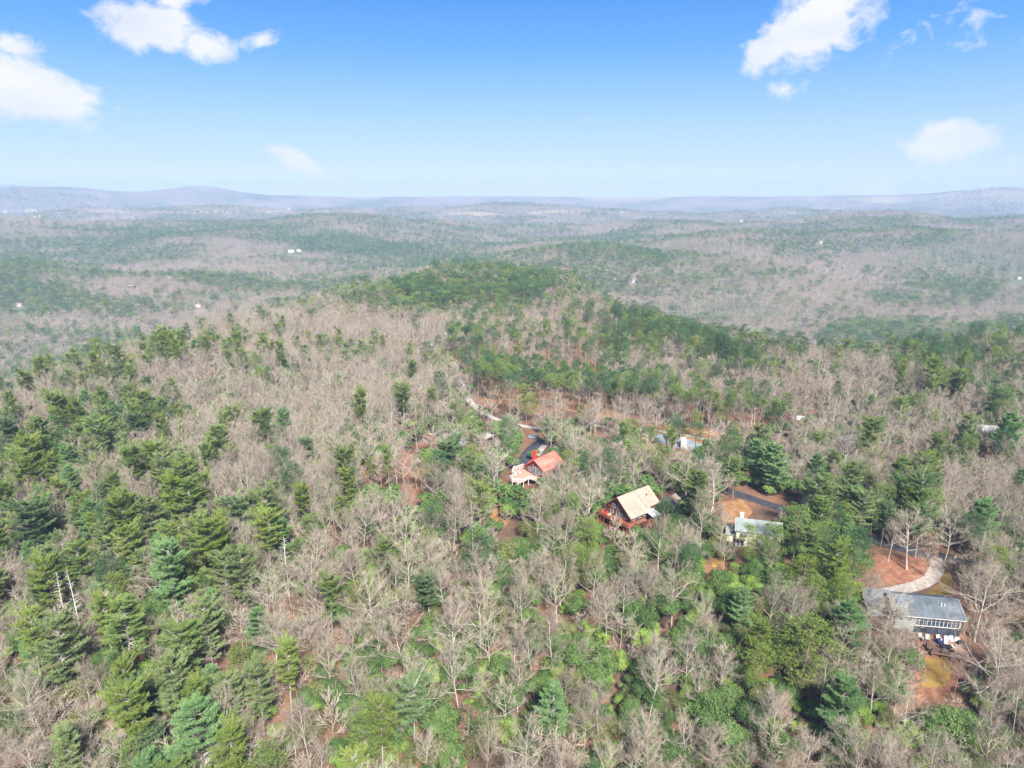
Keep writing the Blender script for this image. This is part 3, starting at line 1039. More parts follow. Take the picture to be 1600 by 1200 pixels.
ASPH = surf_mat('dark_asphalt', [(0.022, 0.023, 0.028), (0.038, 0.038, 0.044), (0.06, 0.057, 0.058)], .5, .85)
CONC = surf_mat('pale_concrete', [(0.22, 0.20, 0.175), (0.28, 0.26, 0.235), (0.34, 0.32, 0.29)], .3, .9)
GRAVEL = surf_mat('pale_gravel', [(0.17, 0.14, 0.115), (0.25, 0.22, 0.19), (0.34, 0.31, 0.275)], .8, .95, detail=8)
SLATEGR = surf_mat('bluish_grey_gravel', [(0.13, 0.145, 0.155), (0.17, 0.19, 0.205), (0.22, 0.235, 0.245)], .35, .9, detail=8)
LAWN = surf_mat('golden_winter_lawn', [(0.11, 0.07, 0.035), (0.20, 0.12, 0.032), (0.24, 0.165, 0.05)], .45, .95, bump=.5, detail=8)
LITTER = surf_mat('orange_pine_straw', [(0.12, 0.068, 0.036), (0.22, 0.112, 0.048), (0.27, 0.16, 0.09)], .45, .95, bump=.5, detail=9)
CLAY = surf_mat('red_leaf_litter', [(0.09, 0.046, 0.032), (0.17, 0.076, 0.045), (0.24, 0.13, 0.085)], .5, .95, bump=.5, detail=9)

road('road', [(1125, 762), (1150, 772), (1185, 784), (1240, 800), (1300, 822), (1360, 845), (1410, 858), (1470, 872), (1560, 884), (1680, 905)], 5.2, ASPH, 'dark asphalt lane running past the white house and the gravel loop')
road('road', [(700, 560), (712, 572), (722, 600), (735, 630), (765, 652), (800, 664), (850, 670), (900, 682), (960, 704), (1010, 722), (1060, 738), (1100, 752)], 3.4, CONC, 'pale lane winding down the middle of the ridge')
road('road', [(850, 668), (910, 664), (980, 668), (1060, 677), (1110, 688), (1160, 702), (1230, 722)], 3.8, GRAVEL, 'pale lane along the foot of the pine stand')
road('driveway', [(848, 687), (840, 692), (830, 699), (822, 708), (816, 720), (813, 730)], 4.6, ASPH, 'curved black driveway beside the red roofed house')
road('driveway', [(852, 694), (845, 702), (838, 712)], 2.6, CONC, 'pale concrete strip beside the black driveway')
road('driveway', [(798, 662), (782, 668), (765, 678), (745, 690)], 5.0, CONC, 'wide pale concrete driveway left of the parked blue car')
road('driveway', [(1465, 872), (1478, 886), (1474, 902), (1450, 916), (1415, 922), (1385, 926)], 3.6, GRAVEL, 'pale gravel driveway looping behind the grey roofed house')
patch('parking_area', [(1012, 676), (1042, 679), (1078, 686), (1108, 697), (1090, 704), (1056, 701), (1022, 690)], SLATEGR, 'bluish grey gravel yard under the camper van', .12)
patch('lawn', [(1478, 886), (1488, 905), (1490, 935), (1462, 935), (1442, 930), (1468, 912)], LAWN, 'golden winter lawn inside the bend of the gravel driveway')
patch('lawn', [(1438, 1030), (1480, 1024), (1490, 1050), (1480, 1078), (1440, 1078)], LAWN, 'golden winter lawn below the wooden terrace')
patch('lawn', [(1110, 855), (1130, 858), (1130, 885), (1112, 888)], LAWN, 'small golden lawn left of the white house')
patch('leaf_litter', [(1128, 785), (1160, 780), (1178, 800), (1160, 822), (1132, 815)], LITTER, 'orange pine straw slope above the white house')
patch('leaf_litter', [(1432, 1000), (1505, 980), (1512, 1040), (1500, 1095), (1436, 1100)], CLAY, 'reddish leaf litter round the terrace', .05)
patch('leaf_litter', [(1360, 868), (1410, 866), (1455, 878), (1462, 905), (1400, 915), (1365, 900)], CLAY, 'reddish leaf litter inside the driveway loop', .05)
patch('leaf_litter', [(640, 650), (665, 650), (670, 700), (690, 760), (640, 790), (560, 760), (570, 720), (630, 700)], CLAY, 'reddish clearing left of the mossy roofed house', .05)
patch('leaf_litter', [(755, 775), (800, 768), (812, 800), (790, 830), (750, 825)], LITTER, 'orange leaf litter slope below the red roofed house', .05)
patch('leaf_litter', [(700, 505), (920, 520), (990, 560), (960, 600), (880, 585), (780, 565), (705, 560)], LITTER, 'orange pine straw under the tall thin trunks', .05)
patch('leaf_litter', [(720, 590), (760, 592), (900, 615), (990, 640), (990, 655), (860, 640), (750, 628)], LITTER, 'orange pine straw under the green pine stand', .05)
patch('leaf_litter', [(1010, 664), (1080, 668), (1150, 678), (1190, 700), (1150, 712), (1060, 716), (1000, 700)], LITTER, 'orange leaf litter between the pale lanes', .05)


STRAW = surf_mat('pale_straw_field', [(0.20, 0.17, 0.10), (0.30, 0.255, 0.155), (0.36, 0.30, 0.19)], .004, .95, detail=5)
for k, (cx, cy, rx, ry) in enumerate([(60, 333, 70, 3.2), (190, 331, 80, 2.6), (330, 332, 60, 2.6), (20, 341, 50, 3.0), (460, 331, 55, 2.2), (720, 335, 60, 2.2), (900, 332, 70, 2.0)]):
    ring = [(cx + rx * math.cos(a) * rnd(.7, 1.2), cy + ry * math.sin(a) * rnd(.7, 1.2)) for a in np.linspace(0, 2 * PI, 11)[:-1]]
    patch('field', ring, STRAW, 'pale straw coloured field far out below the hills', 2.0)

# ------------------------------------------------------------------ forest
OCC = []      # heroes: x, y, radius


def place_top(px, py, h):
    """spot where something h tall has its tip at the pixel"""
    p = at(px, py, h)
    return p[0], p[1]


IND = []      # individuals: dict(kind, proto, x, y, z, scale, rot, label?)


def hero(px, py, h, kind, tint=None, label=None, name=None, r=2.8, sxy=1.0, pick=0):
    x, y = place_top(px, py, h)
    cands = [e for e in PROTO[(kind, 0)] if tint is None or e['tint'] == tint] or PROTO[(kind, 0)]
    e = cands[pick % len(cands)]
    OCC.append((x, y, r))
    s = h / e['h']
    IND.append(dict(kind=kind, e=e, x=x, y=y, s=s, sx=s * sxy, rot=rnd(0, 6.28), label=label, name=name))


HERO = [
    # white pines
    (338, 668, 23, 'white_pine', 'green', 'large mid green white pine at the front of the left ridge clump', 1.25, 0), (415, 643, 21, 'white_pine', 'green', 'mid green pine beside a grey bare tree on the upper left slope', 1.0, 1),
    (441, 640, 20, 'white_pine', 'fresh', 'fresh green pine right of its darker twin on the upper left slope', .9, 0),
    (45, 790, 22, 'white_pine', 'blue', 'broad bluish pine near the left edge of the photo', 1.1, 0), (292, 752, 23, 'white_pine', 'green', 'tall stacked green pine in the middle of the left slope', 1.1, 0),
    (325, 815, 24, 'white_pine', 'yellow', 'yellow green pine with layered boughs on the left slope', 1.25, 0), (262, 850, 23, 'white_pine', 'fresh', 'rounded fresh green pine below the stacked pine', 1.05, 1),
    (120, 850, 20, 'white_pine', 'green', 'wide flat topped green pine over bare trunks', 1.2, 0), (70, 860, 20, 'white_pine', 'pale', 'pale flat topped pine left of the dead trees', 1.1, 1),
    (410, 770, 22, 'white_pine', 'pale', 'pale green pine just above the white dead tree', 1.0, 0), (375, 862, 22, 'white_pine', 'pale', 'pale pine left of the white dead tree', .95, 1),
    (160, 935, 21, 'white_pine', 'yellow', 'narrow yellow green pine on the lower left slope', .9, 0), (192, 940, 23, 'white_pine', 'green', 'big green pine with pale limbs on the lower left slope', 1.25, 0),
    (42, 960, 21, 'white_pine', 'yellow', 'yellowish pine at the lower left edge', 1.05, 0), (82, 972, 22, 'white_pine', 'pale', 'pale pine with visible white trunk at lower left', 1.1, 0),
    (320, 940, 22, 'white_pine', 'pale', 'slim pale pine with long bare stem at lower left', .9, 1), (280, 985, 22, 'white_pine', 'green', 'broad double crowned green pine at lower left', 1.25, 1),
    (268, 1030, 21, 'white_pine', 'pale', 'pale feathery pine in front of the double crowned pine', 1.1, 0),
    (200, 1072, 17, 'white_pine', 'blue', 'small bluish pine above the lower left corner', 1.0, 0), (300, 1098, 22, 'white_pine', 'fresh', 'large green pine at the bottom edge left of centre', 1.25, 0),
    (355, 1140, 20, 'white_pine', 'yellow', 'yellow green pine cut by the bottom edge', 1.1, 0), (445, 1008, 20, 'white_pine', 'yellow', 'yellow green pine standing among bare trees', .95, 0),
    (512, 905, 18, 'white_pine', 'green', 'green pine with a bare lower trunk in the bare woods', .9, 1), (400, 1040, 19, 'white_pine', 'pale', 'pale pine half hidden by bare trees', .9, 0),
    (592, 1100, 20, 'white_pine', 'yellow', 'bright yellow green pine near the bottom edge', 1.05, 0), (565, 1118, 18, 'white_pine', 'green', 'dark green pine left of the bright one near the bottom', 1.0, 0),
    (643, 1068, 18, 'white_pine', 'blue', 'bluish green conical pine near the bottom centre', .95, 0), (865, 1072, 17, 'white_pine', 'fresh', 'light green pine among shrubs at bottom centre', 1.0, 0),
    (600, 848, 15, 'white_pine', 'green', 'small green pine alone in the central bare woods', .9, 1), (537, 778, 15, 'white_pine', 'yellow', 'small yellow green pine high in the central bare woods', .9, 0),
    (1212, 696, 18, 'white_pine', 'fresh', 'tall bright green pine above the dark lane', 1.35, 0), (1185, 690, 17, 'white_pine', 'fresh', 'second bright pine touching the tall one above the lane', 1.0, 1),
    (1278, 712, 15, 'white_pine', 'fresh', 'bright conical pine right of the tall pair', 1.15, 0), (1290, 742, 14, 'white_pine', 'fresh', 'green pine just below the bright conical pine', 1.0, 0),
    (1440, 748, 18, 'white_pine', 'blue', 'large feathery bluish pine behind the dark lane', 1.3, 0), (1540, 785, 18, 'white_pine', 'fresh', 'compact bright green pine near the right edge', 1.15, 1),
    (1582, 648, 22, 'white_pine', 'fresh', 'broad green pine at the far right beyond the houses', 1.2, 0), (1515, 652, 20, 'white_pine', 'pale', 'pale pine left of the white buildings on the right', 1.0, 0),
    (1322, 1068, 17, 'white_pine', 'fresh', 'green pine low in front at the lower right', 1.15, 1), (1326, 944, 18, 'white_pine', 'fresh', 'bright green pine left of the grey roofed house', 1.2, 0),
    (1192, 975, 18, 'white_pine', 'yellow', 'narrow yellow green pine in the lower right thicket', .95, 0), (700, 694, 17, 'white_pine', 'blue', 'conical bluish pine below the mossy roofed house', 1.25, 0),
    (605, 700, 18, 'white_pine', 'yellow', 'narrow yellow green pine in the reddish clearing', .6, 0), (735, 712, 15, 'white_pine', 'pale', 'slim pale pine left of the white railed deck', .8, 1),
    (667, 712, 14, 'round_pine', 'yellow', 'rounded yellow green tree left of the conical bluish pine', 1.0, 0),
    (715, 625, 14, 'round_pine', 'green', 'rounded green pine above the mossy roofed house', 1.0, 0), (728, 652, 13, 'round_pine', 'yellow', 'bright green pine just right of the mossy roofed house', 1.0, 0),
    (885, 706, 13, 'round_pine', 'yellow', 'round olive green tree beside the red roofed house', 1.2, 0),
    (1040, 785, 17, 'round_pine', 'dark', 'dark green tree right of the tan roofed chalet', 1.0, 0), (1018, 672, 8, 'round_pine', 'yellow', 'small pointed green tree at the edge of the gravel yard', .8, 0),
    (1000, 690, 14, 'round_pine', 'yellow', 'bright green bushy tree below the gravel yard', 1.5, 0), (1035, 700, 15, 'round_pine', 'green', 'spreading green tree right of the bushy one below the yard', 1.5, 0),
    (1260, 975, 19, 'round_pine', 'yellow', 'round headed yellow green pine at lower right', 1.6, 0), (1190, 1000, 16, 'round_pine', 'yellow', 'second round yellow green tree left of the larger one', 1.1, 0),
    (1175, 820, 15, 'round_pine', 'yellow', 'yellow green pine in front of the white house wall', 1.0, 0), (1208, 822, 16, 'round_pine', 'green', 'green pine hiding the right end of the white house', 1.1, 0),
    (1250, 790, 20, 'round_pine', 'green', 'tall green pine right of the white house', 1.15, 0), (1285, 782, 20, 'white_pine', 'green', 'second tall green pine right of the white house', 1.1, 0),
    (1310, 850, 19, 'white_pine', 'yellow', 'dense yellowish pine above the round headed pine', 1.1, 0), (1330, 905, 16, 'round_pine', 'yellow', 'yellow topped pine left of the big roof', 1.1, 0),
    (1255, 870, 14, 'round_pine', 'yellow', 'lime green rounded tree in the right hand clump', 1.3, 0), (1275, 905, 13, 'round_pine', 'yellow', 'smaller lime green tree below the first', 1.1, 0),
    (1560, 860, 14, 'round_pine', 'yellow', 'lime green tree near the right edge', 1.5, 0), (1320, 745, 12, 'round_pine', 'green', 'bright green tree behind the dark lane', 1.5, 0),
    (1352, 722, 14, 'round_pine', 'green', 'green tree in the thicket beyond the lane', 1.5, 0), (1385, 760, 14, 'round_pine', 'green', 'spreading green tree left of the feathery bluish pine', 1.6, 0),
    (745, 523, 22, 'round_pine', 'dark', 'very large dark round pine beside the bend of the pale lane', 2.0, 0), (728, 540, 20, 'round_pine', 'dark', 'dark pine left of the very large round one', 1.4, 1),
    (822, 620, 13, 'round_pine', 'yellow', 'bright green low tree at the end of the pine stand', 1.7, 0),
    (295, 640, 15, 'round_pine', 'yellow', 'mustard green rounded tree on the left ridge', 1.1, 0),
    (560, 915, 12, 'round_pine', 'yellow', 'lime green rounded tree alone in the bare woods', 1.4, 0), (525, 592, 15, 'round_pine', 'green', 'olive rounded tree on the bare ridge', 1.1, 0),
    (555, 625, 14, 'round_pine', 'green', 'bright green rounded tree low on the bare ridge', 1.2, 0), (890, 855, 14, 'round_pine', 'yellow', 'bright yellow green tree below the chalet', 1.5, 0), (925, 862, 13, 'round_pine', 'yellow', 'second yellow green tree below the chalet', 1.3, 0),
    (670, 830, 13, 'round_pine', 'yellow', 'narrow lime green tree in the centre of the woods', .8, 0), (180, 895, 14, 'round_pine', 'yellow', 'bright olive rounded tree among the left pines', 1.2, 0),
    # bare trees
    (1062, 632, 15, 'bare_tree', 'tan', 'round headed bare tree standing at the top edge of the gravel yard', 1.15, 0), (992, 698, 17, 'bare_tree', 'tan', 'wide fan shaped bare tree above the chalet roof', 1.35, 0),
    (1075, 712, 18, 'bare_tree', 'tan', 'large pale bare tree below the gravel yard', 1.4, 1), (1118, 722, 19, 'bare_tree', 'grey', 'large spreading bare tree right of the chalet', 1.35, 0),
    (1035, 815, 18, 'bare_tree', 'tan', 'pale bare tree in front of the dark green tree', 1.0, 0), (775, 690, 18, 'bare_tree', 'grey', 'big rounded bare tree left of the red roofed house', 1.3, 0),
    (860, 648, 17, 'bare_tree', 'tan', 'pale bare tree behind the parked blue car', 1.1, 0), (1400, 800, 16, 'bare_tree', 'pinkish', 'bare tree with a pinkish crown above the driveway loop', 1.1, 0),
    (1432, 806, 17, 'bare_tree', 'tan', 'round pale bare tree above the driveway loop', 1.35, 0), (1565, 980, 20, 'bare_tree', 'tan', 'huge pale spreading bare tree at the lower right', 1.7, 0),
    (1545, 895, 19, 'bare_tree', 'tan', 'spreading pale bare tree right of the golden lawn', 1.5, 1), (1240, 905, 15, 'bare_tree', 'pinkish', 'sprawling bare tree with thick twisted limbs', 1.6, 0),
    (1490, 800, 17, 'bare_tree', 'grey', 'bushy grey bare tree beside the end of the lane', 1.3, 0), (1400, 935, 15, 'bare_tree', 'tan', 'pale bare tree hiding the left end of the grey roof', 1.3, 1),
    (1375, 890, 14, 'bare_tree', 'pinkish', 'pinkish bare tree left of the gravel loop', 1.1, 0), (838, 768, 19, 'bare_tree', 'tan', 'tall pale bare tree below the red roofed house', .9, 0),
    (875, 740, 17, 'bare_tree', 'tan', 'pale bare tree in front of the railed deck corner', .9, 1), (905, 755, 18, 'bare_tree', 'grey', 'grey bare tree left of the chalet', .9, 0),
    (1000, 655, 12, 'bare_tree', 'tan', 'low rounded bare tree beside the pale lane', 1.6, 0),
    (1130, 790, 16, 'bare_tree', 'pinkish', 'pinkish bare tree left of the white house', 1.0, 0),
    (1398, 1000, 13, 'bare_tree', 'tan', 'bare tree left of the wooden terrace', 1.2, 0), (1410, 1045, 12, 'bare_tree', 'grey', 'grey bare tree left of the lower golden lawn', 1.3, 0),
    (1422, 1085, 11, 'bare_tree', 'tan', 'pale bare tree below and left of the lower golden lawn', 1.2, 1), (1505, 1020, 12, 'bare_tree', 'tan', 'thin bare tree right of the lower golden lawn', .7, 1),
    (1192, 836, 11, 'bare_tree', 'tan', 'bare tree in front of the middle of the white house', .9, 0), (1212, 845, 12, 'bare_tree', 'pinkish', 'pinkish bare tree at the right end of the white house', .9, 0),
    (1135, 838, 11, 'bare_tree', 'tan', 'slim pale bare tree left of the white house annex', .8, 1), (1385, 940, 13, 'bare_tree', 'tan', 'pale bare tree in front of the left wing of the grey roofed house', 1.2, 0), (1412, 955, 12, 'bare_tree', 'grey', 'grey bare tree before the left wall of the grey roofed house', 1.2, 0),
    (1368, 935, 13, 'bare_tree', 'tan', 'bare tree at the far left end of the grey roofed house', 1.1, 1), (868, 722, 13, 'bare_tree', 'tan', 'small bare tree before the wall of the red roofed house', .9, 0),
    (850, 735, 11, 'bare_tree', 'tan', 'low bare tree below the railed deck', 1.0, 1),
    # others
    (443, 838, 18, 'dead_tree', None, 'white dead pine with bare side branches', 1.2, 0), (88, 893, 19, 'dead_tree', None, 'left one of two white dead trunks on the lower left slope', .8, 0),
    (108, 890, 21, 'dead_tree', None, 'taller right one of two white dead trunks on the lower left slope', .8, 1),
    (728, 1105, 10, 'russet_tree', None, 'tree holding orange brown dead leaves at bottom centre', 1.2, 0), (1456, 835, 13, 'russet_tree', None, 'deep russet tree beside the dark lane', 1.1, 1),
    (1225, 1090, 10, 'russet_tree', None, 'pinkish brown leafy tree at the lower right', 1.2, 0), (868, 1105, 7, 'russet_tree', None, 'small orange leaved tree among the shrubs', .9, 1),
    (785, 985, 6, 'russet_tree', None, 'tiny russet sapling in the central undergrowth', .9, 1),
]
for px, py, h, kind, tint, lab, sxy, pick in HERO:
    hero(px, py, h, kind, tint, lab, sxy=sxy, pick=pick)



def off_occ(x, y, extra):
    ok = np.ones(len(x), bool)
    for ox, oy, r in OCC:
        ok &= (x - ox) ** 2 + (y - oy) ** 2 > (r + extra) ** 2
    return ok


def jitter_grid(y0, y1, step, half_ang=44, jit=.42, jseed=0):
    xm = y1 * math.tan(R(half_ang))
    gx = np.arange(-xm, xm, step); gy = np.arange(y0, y1, step)
    X, Y = np.meshgrid(gx, gy)
    X = X + (np.arange(len(gy)) % 2)[:, None] * step * .5
    X = X.ravel() + rnd(-jit, jit, X.size) * step
    Y = Y.ravel() + rnd(-jit, jit, Y.size) * step
    k = (np.abs(X) < Y * math.tan(R(half_ang)) + 45)
    return X[k], Y[k]


FOREST = {'bare_tree': {}, 'white_pine': {}, 'round_pine': {}}   # kind -> lod -> list of (x, y, scale)


def add_trees(y0, y1, step, lod, scale=1.0, fade=None):
    x, y = jitter_grid(y0, y1, step)
    if y0 < 30:
        k = y > 34
        x, y = x[k], y[k]
    z = H(x, y)
    px, py, dep = project(x, y, z + 13)
    W = weights(px, py, x, y)
    u = RNG.random(len(x))
    c = np.cumsum(W, 1)
    kind = (u[:, None] > c).sum(1).clip(0, 2)
    s = rnd(.68, 1.15, len(x)) * scale * np.array([1.0, 1.0, .92])[kind]
    keepn = vnoise(x / 14, y / 14, 55)
    keep = keepn > .07
    thin = .48 * np.exp(-ell(px, py, 1080, 950, 170, 110)) + .42 * np.exp(-ell(px, py, 820, 1040, 260, 170)) + .25 * np.exp(-ell(px, py, 1400, 1110, 90, 90))
    keep &= ~((RNG.random(len(x)) < thin) & (y < 300))
    if y0 < 700:
        base_h = np.array([19, 22, 20])[kind] * s
        half = np.array([5.4, 4.6, 3.6])[kind] * s
        keep &= ~kept_off(x, y, base_h, half, RNG.random(len(x)))
        keep &= clear_foot(x, y, 1.2)
        keep &= off_occ(x, y, 1.6)
    else:
        keep &= ~kept_off(x, y, 18 * s, 5 * s, RNG.random(len(x)))
        keep &= clear_foot(x, y, 1.2)
    for q, kn in enumerate(('bare_tree', 'white_pine', 'round_pine')):
        m = keep & (kind == q)
        FOREST[kn].setdefault(lod, []).append(np.stack([x[m], y[m], s[m]], 1))


# pine stands whose bare stems show against the orange ground: front line in the photograph, rows, height
STANDS = [([(722, 566), (760, 572), (830, 578), (925, 582)], 7, 24, .55), ([(735, 622), (800, 636), (880, 648), (960, 655)], 7, 21, 1.0),
          ([(975, 652), (1040, 662), (1120, 676), (1215, 690)], 6, 21, .9), ([(690, 560), (705, 562), (722, 566)], 5, 21, .9)]
STAND_T = []
for line, rows, hh, share in STANDS:
    P = polyline(line, 4.6)
    for r in range(rows):
        q = P + np.array([0.12, 1.0]) * (r * 7.5) + RNG.normal(size=P.shape) * 1.3
        k = RNG.random(len(q)) < (.95 if r == 0 else .8)
        for x, y in q[k]:
            FOOT.append((x, y, 2.6))
            STAND_T.append((x, y, hh * rnd(.85, 1.12) / 24.0, r, RNG.random() < share))
    for x, y in P + np.array([0, -6.0]):
        FOOT.append((x, y, 5.0))
OPEN += [(822, 570, 108, 9, 395, .93), (760, 628, 50, 9, 330, .7), (860, 645, 110, 6, 320, .6), (1090, 672, 130, 6, 300, .5)]
# ------------------------------------------------------------------ houses, decks, cars
def plane_pt(px, py, z):
    d = pix_dir(px, py)
    t = (z - CAM_Z) / d[2]
    return np.array([d[0] * t, d[1] * t, z])


def boxV(x0, x1, y0, y1, z0, z1):
    V = np.array([(x, y, z) for z in (z0, z1) for y in (y0, y1) for x in (x0, x1)], float)
    F = np.array([(0, 2, 3, 1), (4, 5, 7, 6), (0, 1, 5, 4), (2, 6, 7, 3), (0, 4, 6, 2), (1, 3, 7, 5)])
    return V, F


def bx(name, parent, mat, x0, x1, y0, y1, z0, z1, label=None, kind=None):
    a = Acc(); a.add(boxV(min(x0, x1), max(x0, x1), min(y0, y1), max(y0, y1), min(z0, z1), max(z0, z1)))
    return obj(name, to_mesh(name, a, mat), parent, label, kind=kind)


def prism(name, parent, mat, prof, x0, x1, axis='x', label=None):
    """profile of (a, z) points swept along x (or y)"""
    n = len(prof)
    P = [((x0, a, z) if axis == 'x' else (a, x0, z)) for a, z in prof] + [((x1, a, z) if axis == 'x' else (a, x1, z)) for a, z in prof]
    import bmesh
    bm = bmesh.new()
    vs = [bm.verts.new(p) for p in P]
    bm.faces.new(vs[:n]); bm.faces.new(vs[n:][::-1])
    for i in range(n):
        j = (i + 1) % n
        bm.faces.new((vs[i], vs[n + i], vs[n + j], vs[j]))
    bmesh.ops.recalc_face_normals(bm, faces=bm.faces)
    bmesh.ops.triangulate(bm, faces=[f for f in bm.faces if len(f.verts) > 4])
    me = bpy.data.meshes.new(name)
    bm.to_mesh(me); bm.free()
    me.materials.append(mat)
    return obj(name, me, parent, label)


def gable(parent, wallm, roofm, x0, x1, hw, eave, rise, base=-4.0, over=0.5, yc=0.0, trim=None):
    """walls and one chevron roof; ridge along x"""
    prism('wall', parent, wallm, [(yc - hw, base), (yc + hw, base), (yc + hw, eave), (yc, eave + rise), (yc - hw, eave)], x0, x1)
    s = rise / hw
    t = 0.16
    o = hw + over
    prism('roof', parent, roofm, [(yc - o, eave - s * over + .03), (yc, eave + rise + .03), (yc + o, eave - s * over + .03), (yc + o, eave - s * over + t + .03), (yc, eave + rise + t + .06), (yc - o, eave - s * over + t + .03)],
          x0 - over, x1 + over)
    prism('ridge_cap', parent, roofm, [(yc - .22, eave + rise + .04), (yc, eave + rise + .13), (yc + .22, eave + rise + .04), (yc + .24, eave + rise + .16), (yc, eave + rise + .32), (yc - .24, eave + rise + .16)], x0 - over - .02, x1 + over + .02)
    if trim is not None:
        for xe in (x0 - over - .05, x1 + over - .01):
            prism('barge_board', parent, trim, [(yc - o - .02, eave - s * over - .12), (yc, eave + rise - .12), (yc + o + .02, eave - s * over - .12), (yc + o + .02, eave - s * over + t + .05), (yc, eave + rise + t + .09), (yc - o - .02, eave - s * over + t + .05)], xe, xe + .06)


GLASS = surf_mat('dark_window_glass', [(0.02, 0.03, 0.045), (0.05, 0.07, 0.10)], .6, .08, spec=.8)
WHITE = surf_mat('white_paint', [(0.42, 0.41, 0.39), (0.52, 0.51, 0.49)], .8, .6)


def window(parent, face, a, z, w, h, mx=1, mz=1, fm=None, d0=0.0, name='window'):
    """face: ('x'|'y', position, outward sign); a: centre along the wall"""
    ax, p, sg = face
    fm = fm or WHITE
    t = .07

    def put(nm, par, mat, a0, a1, z0, z1, d, e):
        lo, hi = p + sg * d, p + sg * e
        if ax == 'x':
            return bx(nm, par, mat, lo, hi, a0, a1, z0, z1)
        return bx(nm, par, mat, a0, a1, lo, hi, z0, z1)
    f = put(name, parent, GLASS, a - w / 2, a + w / 2, z, z + h, -.05, .03 + d0)
    for nm, a0, a1, z0, z1 in (('frame', a - w / 2 - t, a - w / 2, z - t, z + h + t), ('frame', a + w / 2, a + w / 2 + t, z - t, z + h + t), ('frame', a - w / 2, a + w / 2, z + h, z + h + t), ('frame', a - w / 2, a + w / 2, z - t, z)):
        put(nm, f, fm, a0, a1, z0, z1, -.02, .08 + d0)
    for i in range(1, mx):
        q = a - w / 2 + w * i / mx
        put('muntin', f, fm, q - .025, q + .025, z, z + h, 0, .06 + d0)
    for i in range(1, mz):
        q = z + h * i / mz
        put('muntin', f, fm, a - w / 2, a + w / 2, q - .025, q + .025, 0, .055 + d0)
    return f


def rail(parent, pts, h, mat, postm=None, gap=1.5, boards=0, balus=True, closed=False):
    """railing along points (x, y, z): posts, top rail, and balusters or boards"""
    postm = postm or mat
    rl, pk = Acc(), Acc()
    pts = [np.array(p, float) for p in pts]
    for a, b in zip(pts[:-1], pts[1:]):
        L = np.linalg.norm(b - a)
        n = max(1, int(round(L / gap)))
        for i in range(n + (1 if b is pts[-1] else 0)):
            q = a + (b - a) * i / n
            o = Acc(); o.add(boxV(q[0] - .06, q[0] + .06, q[1] - .06, q[1] + .06, q[2] - .1, q[2] + h + .05))
            obj('rail_post', to_mesh('rail_post', o, postm), parent)
        up = np.array([0, 0, h])
        rl.add(segs([a + up], [b + up], .09, .09, 4))
        if boards:
            for k in range(boards):
                z = np.array([0, 0, h * (k + .5) / boards])
                rl.add(segs([a + z], [b + z], h / boards * .48, h / boards * .48, 4))
        else:
            rl.add(segs([a + up * .12], [b + up * .12], .04, .04, 4))
            m = max(2, int(L / .22))
            f = ((np.arange(m) + .5) / m)[:, None]
            q = a + (b - a) * f
            pk.add(segs(q + up * .12, q + up, .035, .035, 3))
    o = obj('top_rail', to_mesh('top_rail', rl, mat), parent); o['kind'] = 'stuff'
    if pk.n:
        o = obj('balusters', to_mesh('balusters', pk, mat), parent); o['kind'] = 'stuff'


def slab(name, parent, ring, z, th, mat, label=None):
    """horizontal platform with the outline ring [(x, y)]"""
    n = len(ring)
    V = [(x, y, z - th) for x, y in ring] + [(x, y, z) for x, y in ring]
    import bmesh
    bm = bmesh.new()
    vs = [bm.verts.new(v) for v in V]
    bm.faces.new(vs[:n]); bm.faces.new(vs[n:])
    for i in range(n):
        j = (i + 1) % n
        bm.faces.new((vs[i], vs[j], vs[n + j], vs[n + i]))
    bmesh.ops.recalc_face_normals(bm, faces=bm.faces)
    bmesh.ops.triangulate(bm, faces=[f for f in bm.faces if len(f.verts) > 4])
    me = bpy.data.meshes.new(name); bm.to_mesh(me); bm.free()
    me.materials.append(mat)
    return obj(name, me, parent, label)


def shingle_mat(name, c0, c1, c2, row=.32, dirx=True):
    m, T = new_mat(name)
    tc = T.n('ShaderNodeTexCoord').outputs['Object']
    n1 = T.n('ShaderNodeTexNoise', {'Vector': tc, 'Scale': 2.2, 'Detail': 7.0, 'Roughness': .75}).outputs[0]
    n2 = T.n('ShaderNodeTexNoise', {'Vector': tc, 'Scale': .25, 'Detail': 3.0}).outputs[0]
    br = T.n('ShaderNodeTexBrick', {'Vector': tc, 'Color1': (1, 1, 1, 1), 'Color2': (.82, .82, .82, 1), 'Mortar': (.55, .55, .55, 1), 'Scale': 1.0, 'Mortar Size': .02, 'Brick Width': .5, 'Row Height': row}).outputs[0]
    n3 = T.n('ShaderNodeTexNoise', {'Vector': T.n('ShaderNodeMapping', {0: tc, 3: (1, .15, .15)}).outputs[0], 'Scale': 1.6, 'Detail': 4.0}).outputs[0]
    f = T.m('ADD', T.m('MULTIPLY', n1, .4), T.m('ADD', T.m('MULTIPLY', n2, .3), T.m('MULTIPLY', n3, .3)))
    col = T.ramp(f, [(.38, c0), (.5, c1), (.62, c2)])
    col = T.mix(.6, col, T.mix(1.0, col, br, 'MULTIPLY'))
    b = T.n('ShaderNodeBsdfPrincipled', {'Base Color': col, 'Roughness': .85, 'Specular IOR Level': .2,
                                         'Normal': T.n('ShaderNodeBump', {'Height': n1, 'Strength': .4, 'Distance': .04}).outputs[0]})
    T.n('ShaderNodeOutputMaterial', {0: b.outputs[0]})
    return m


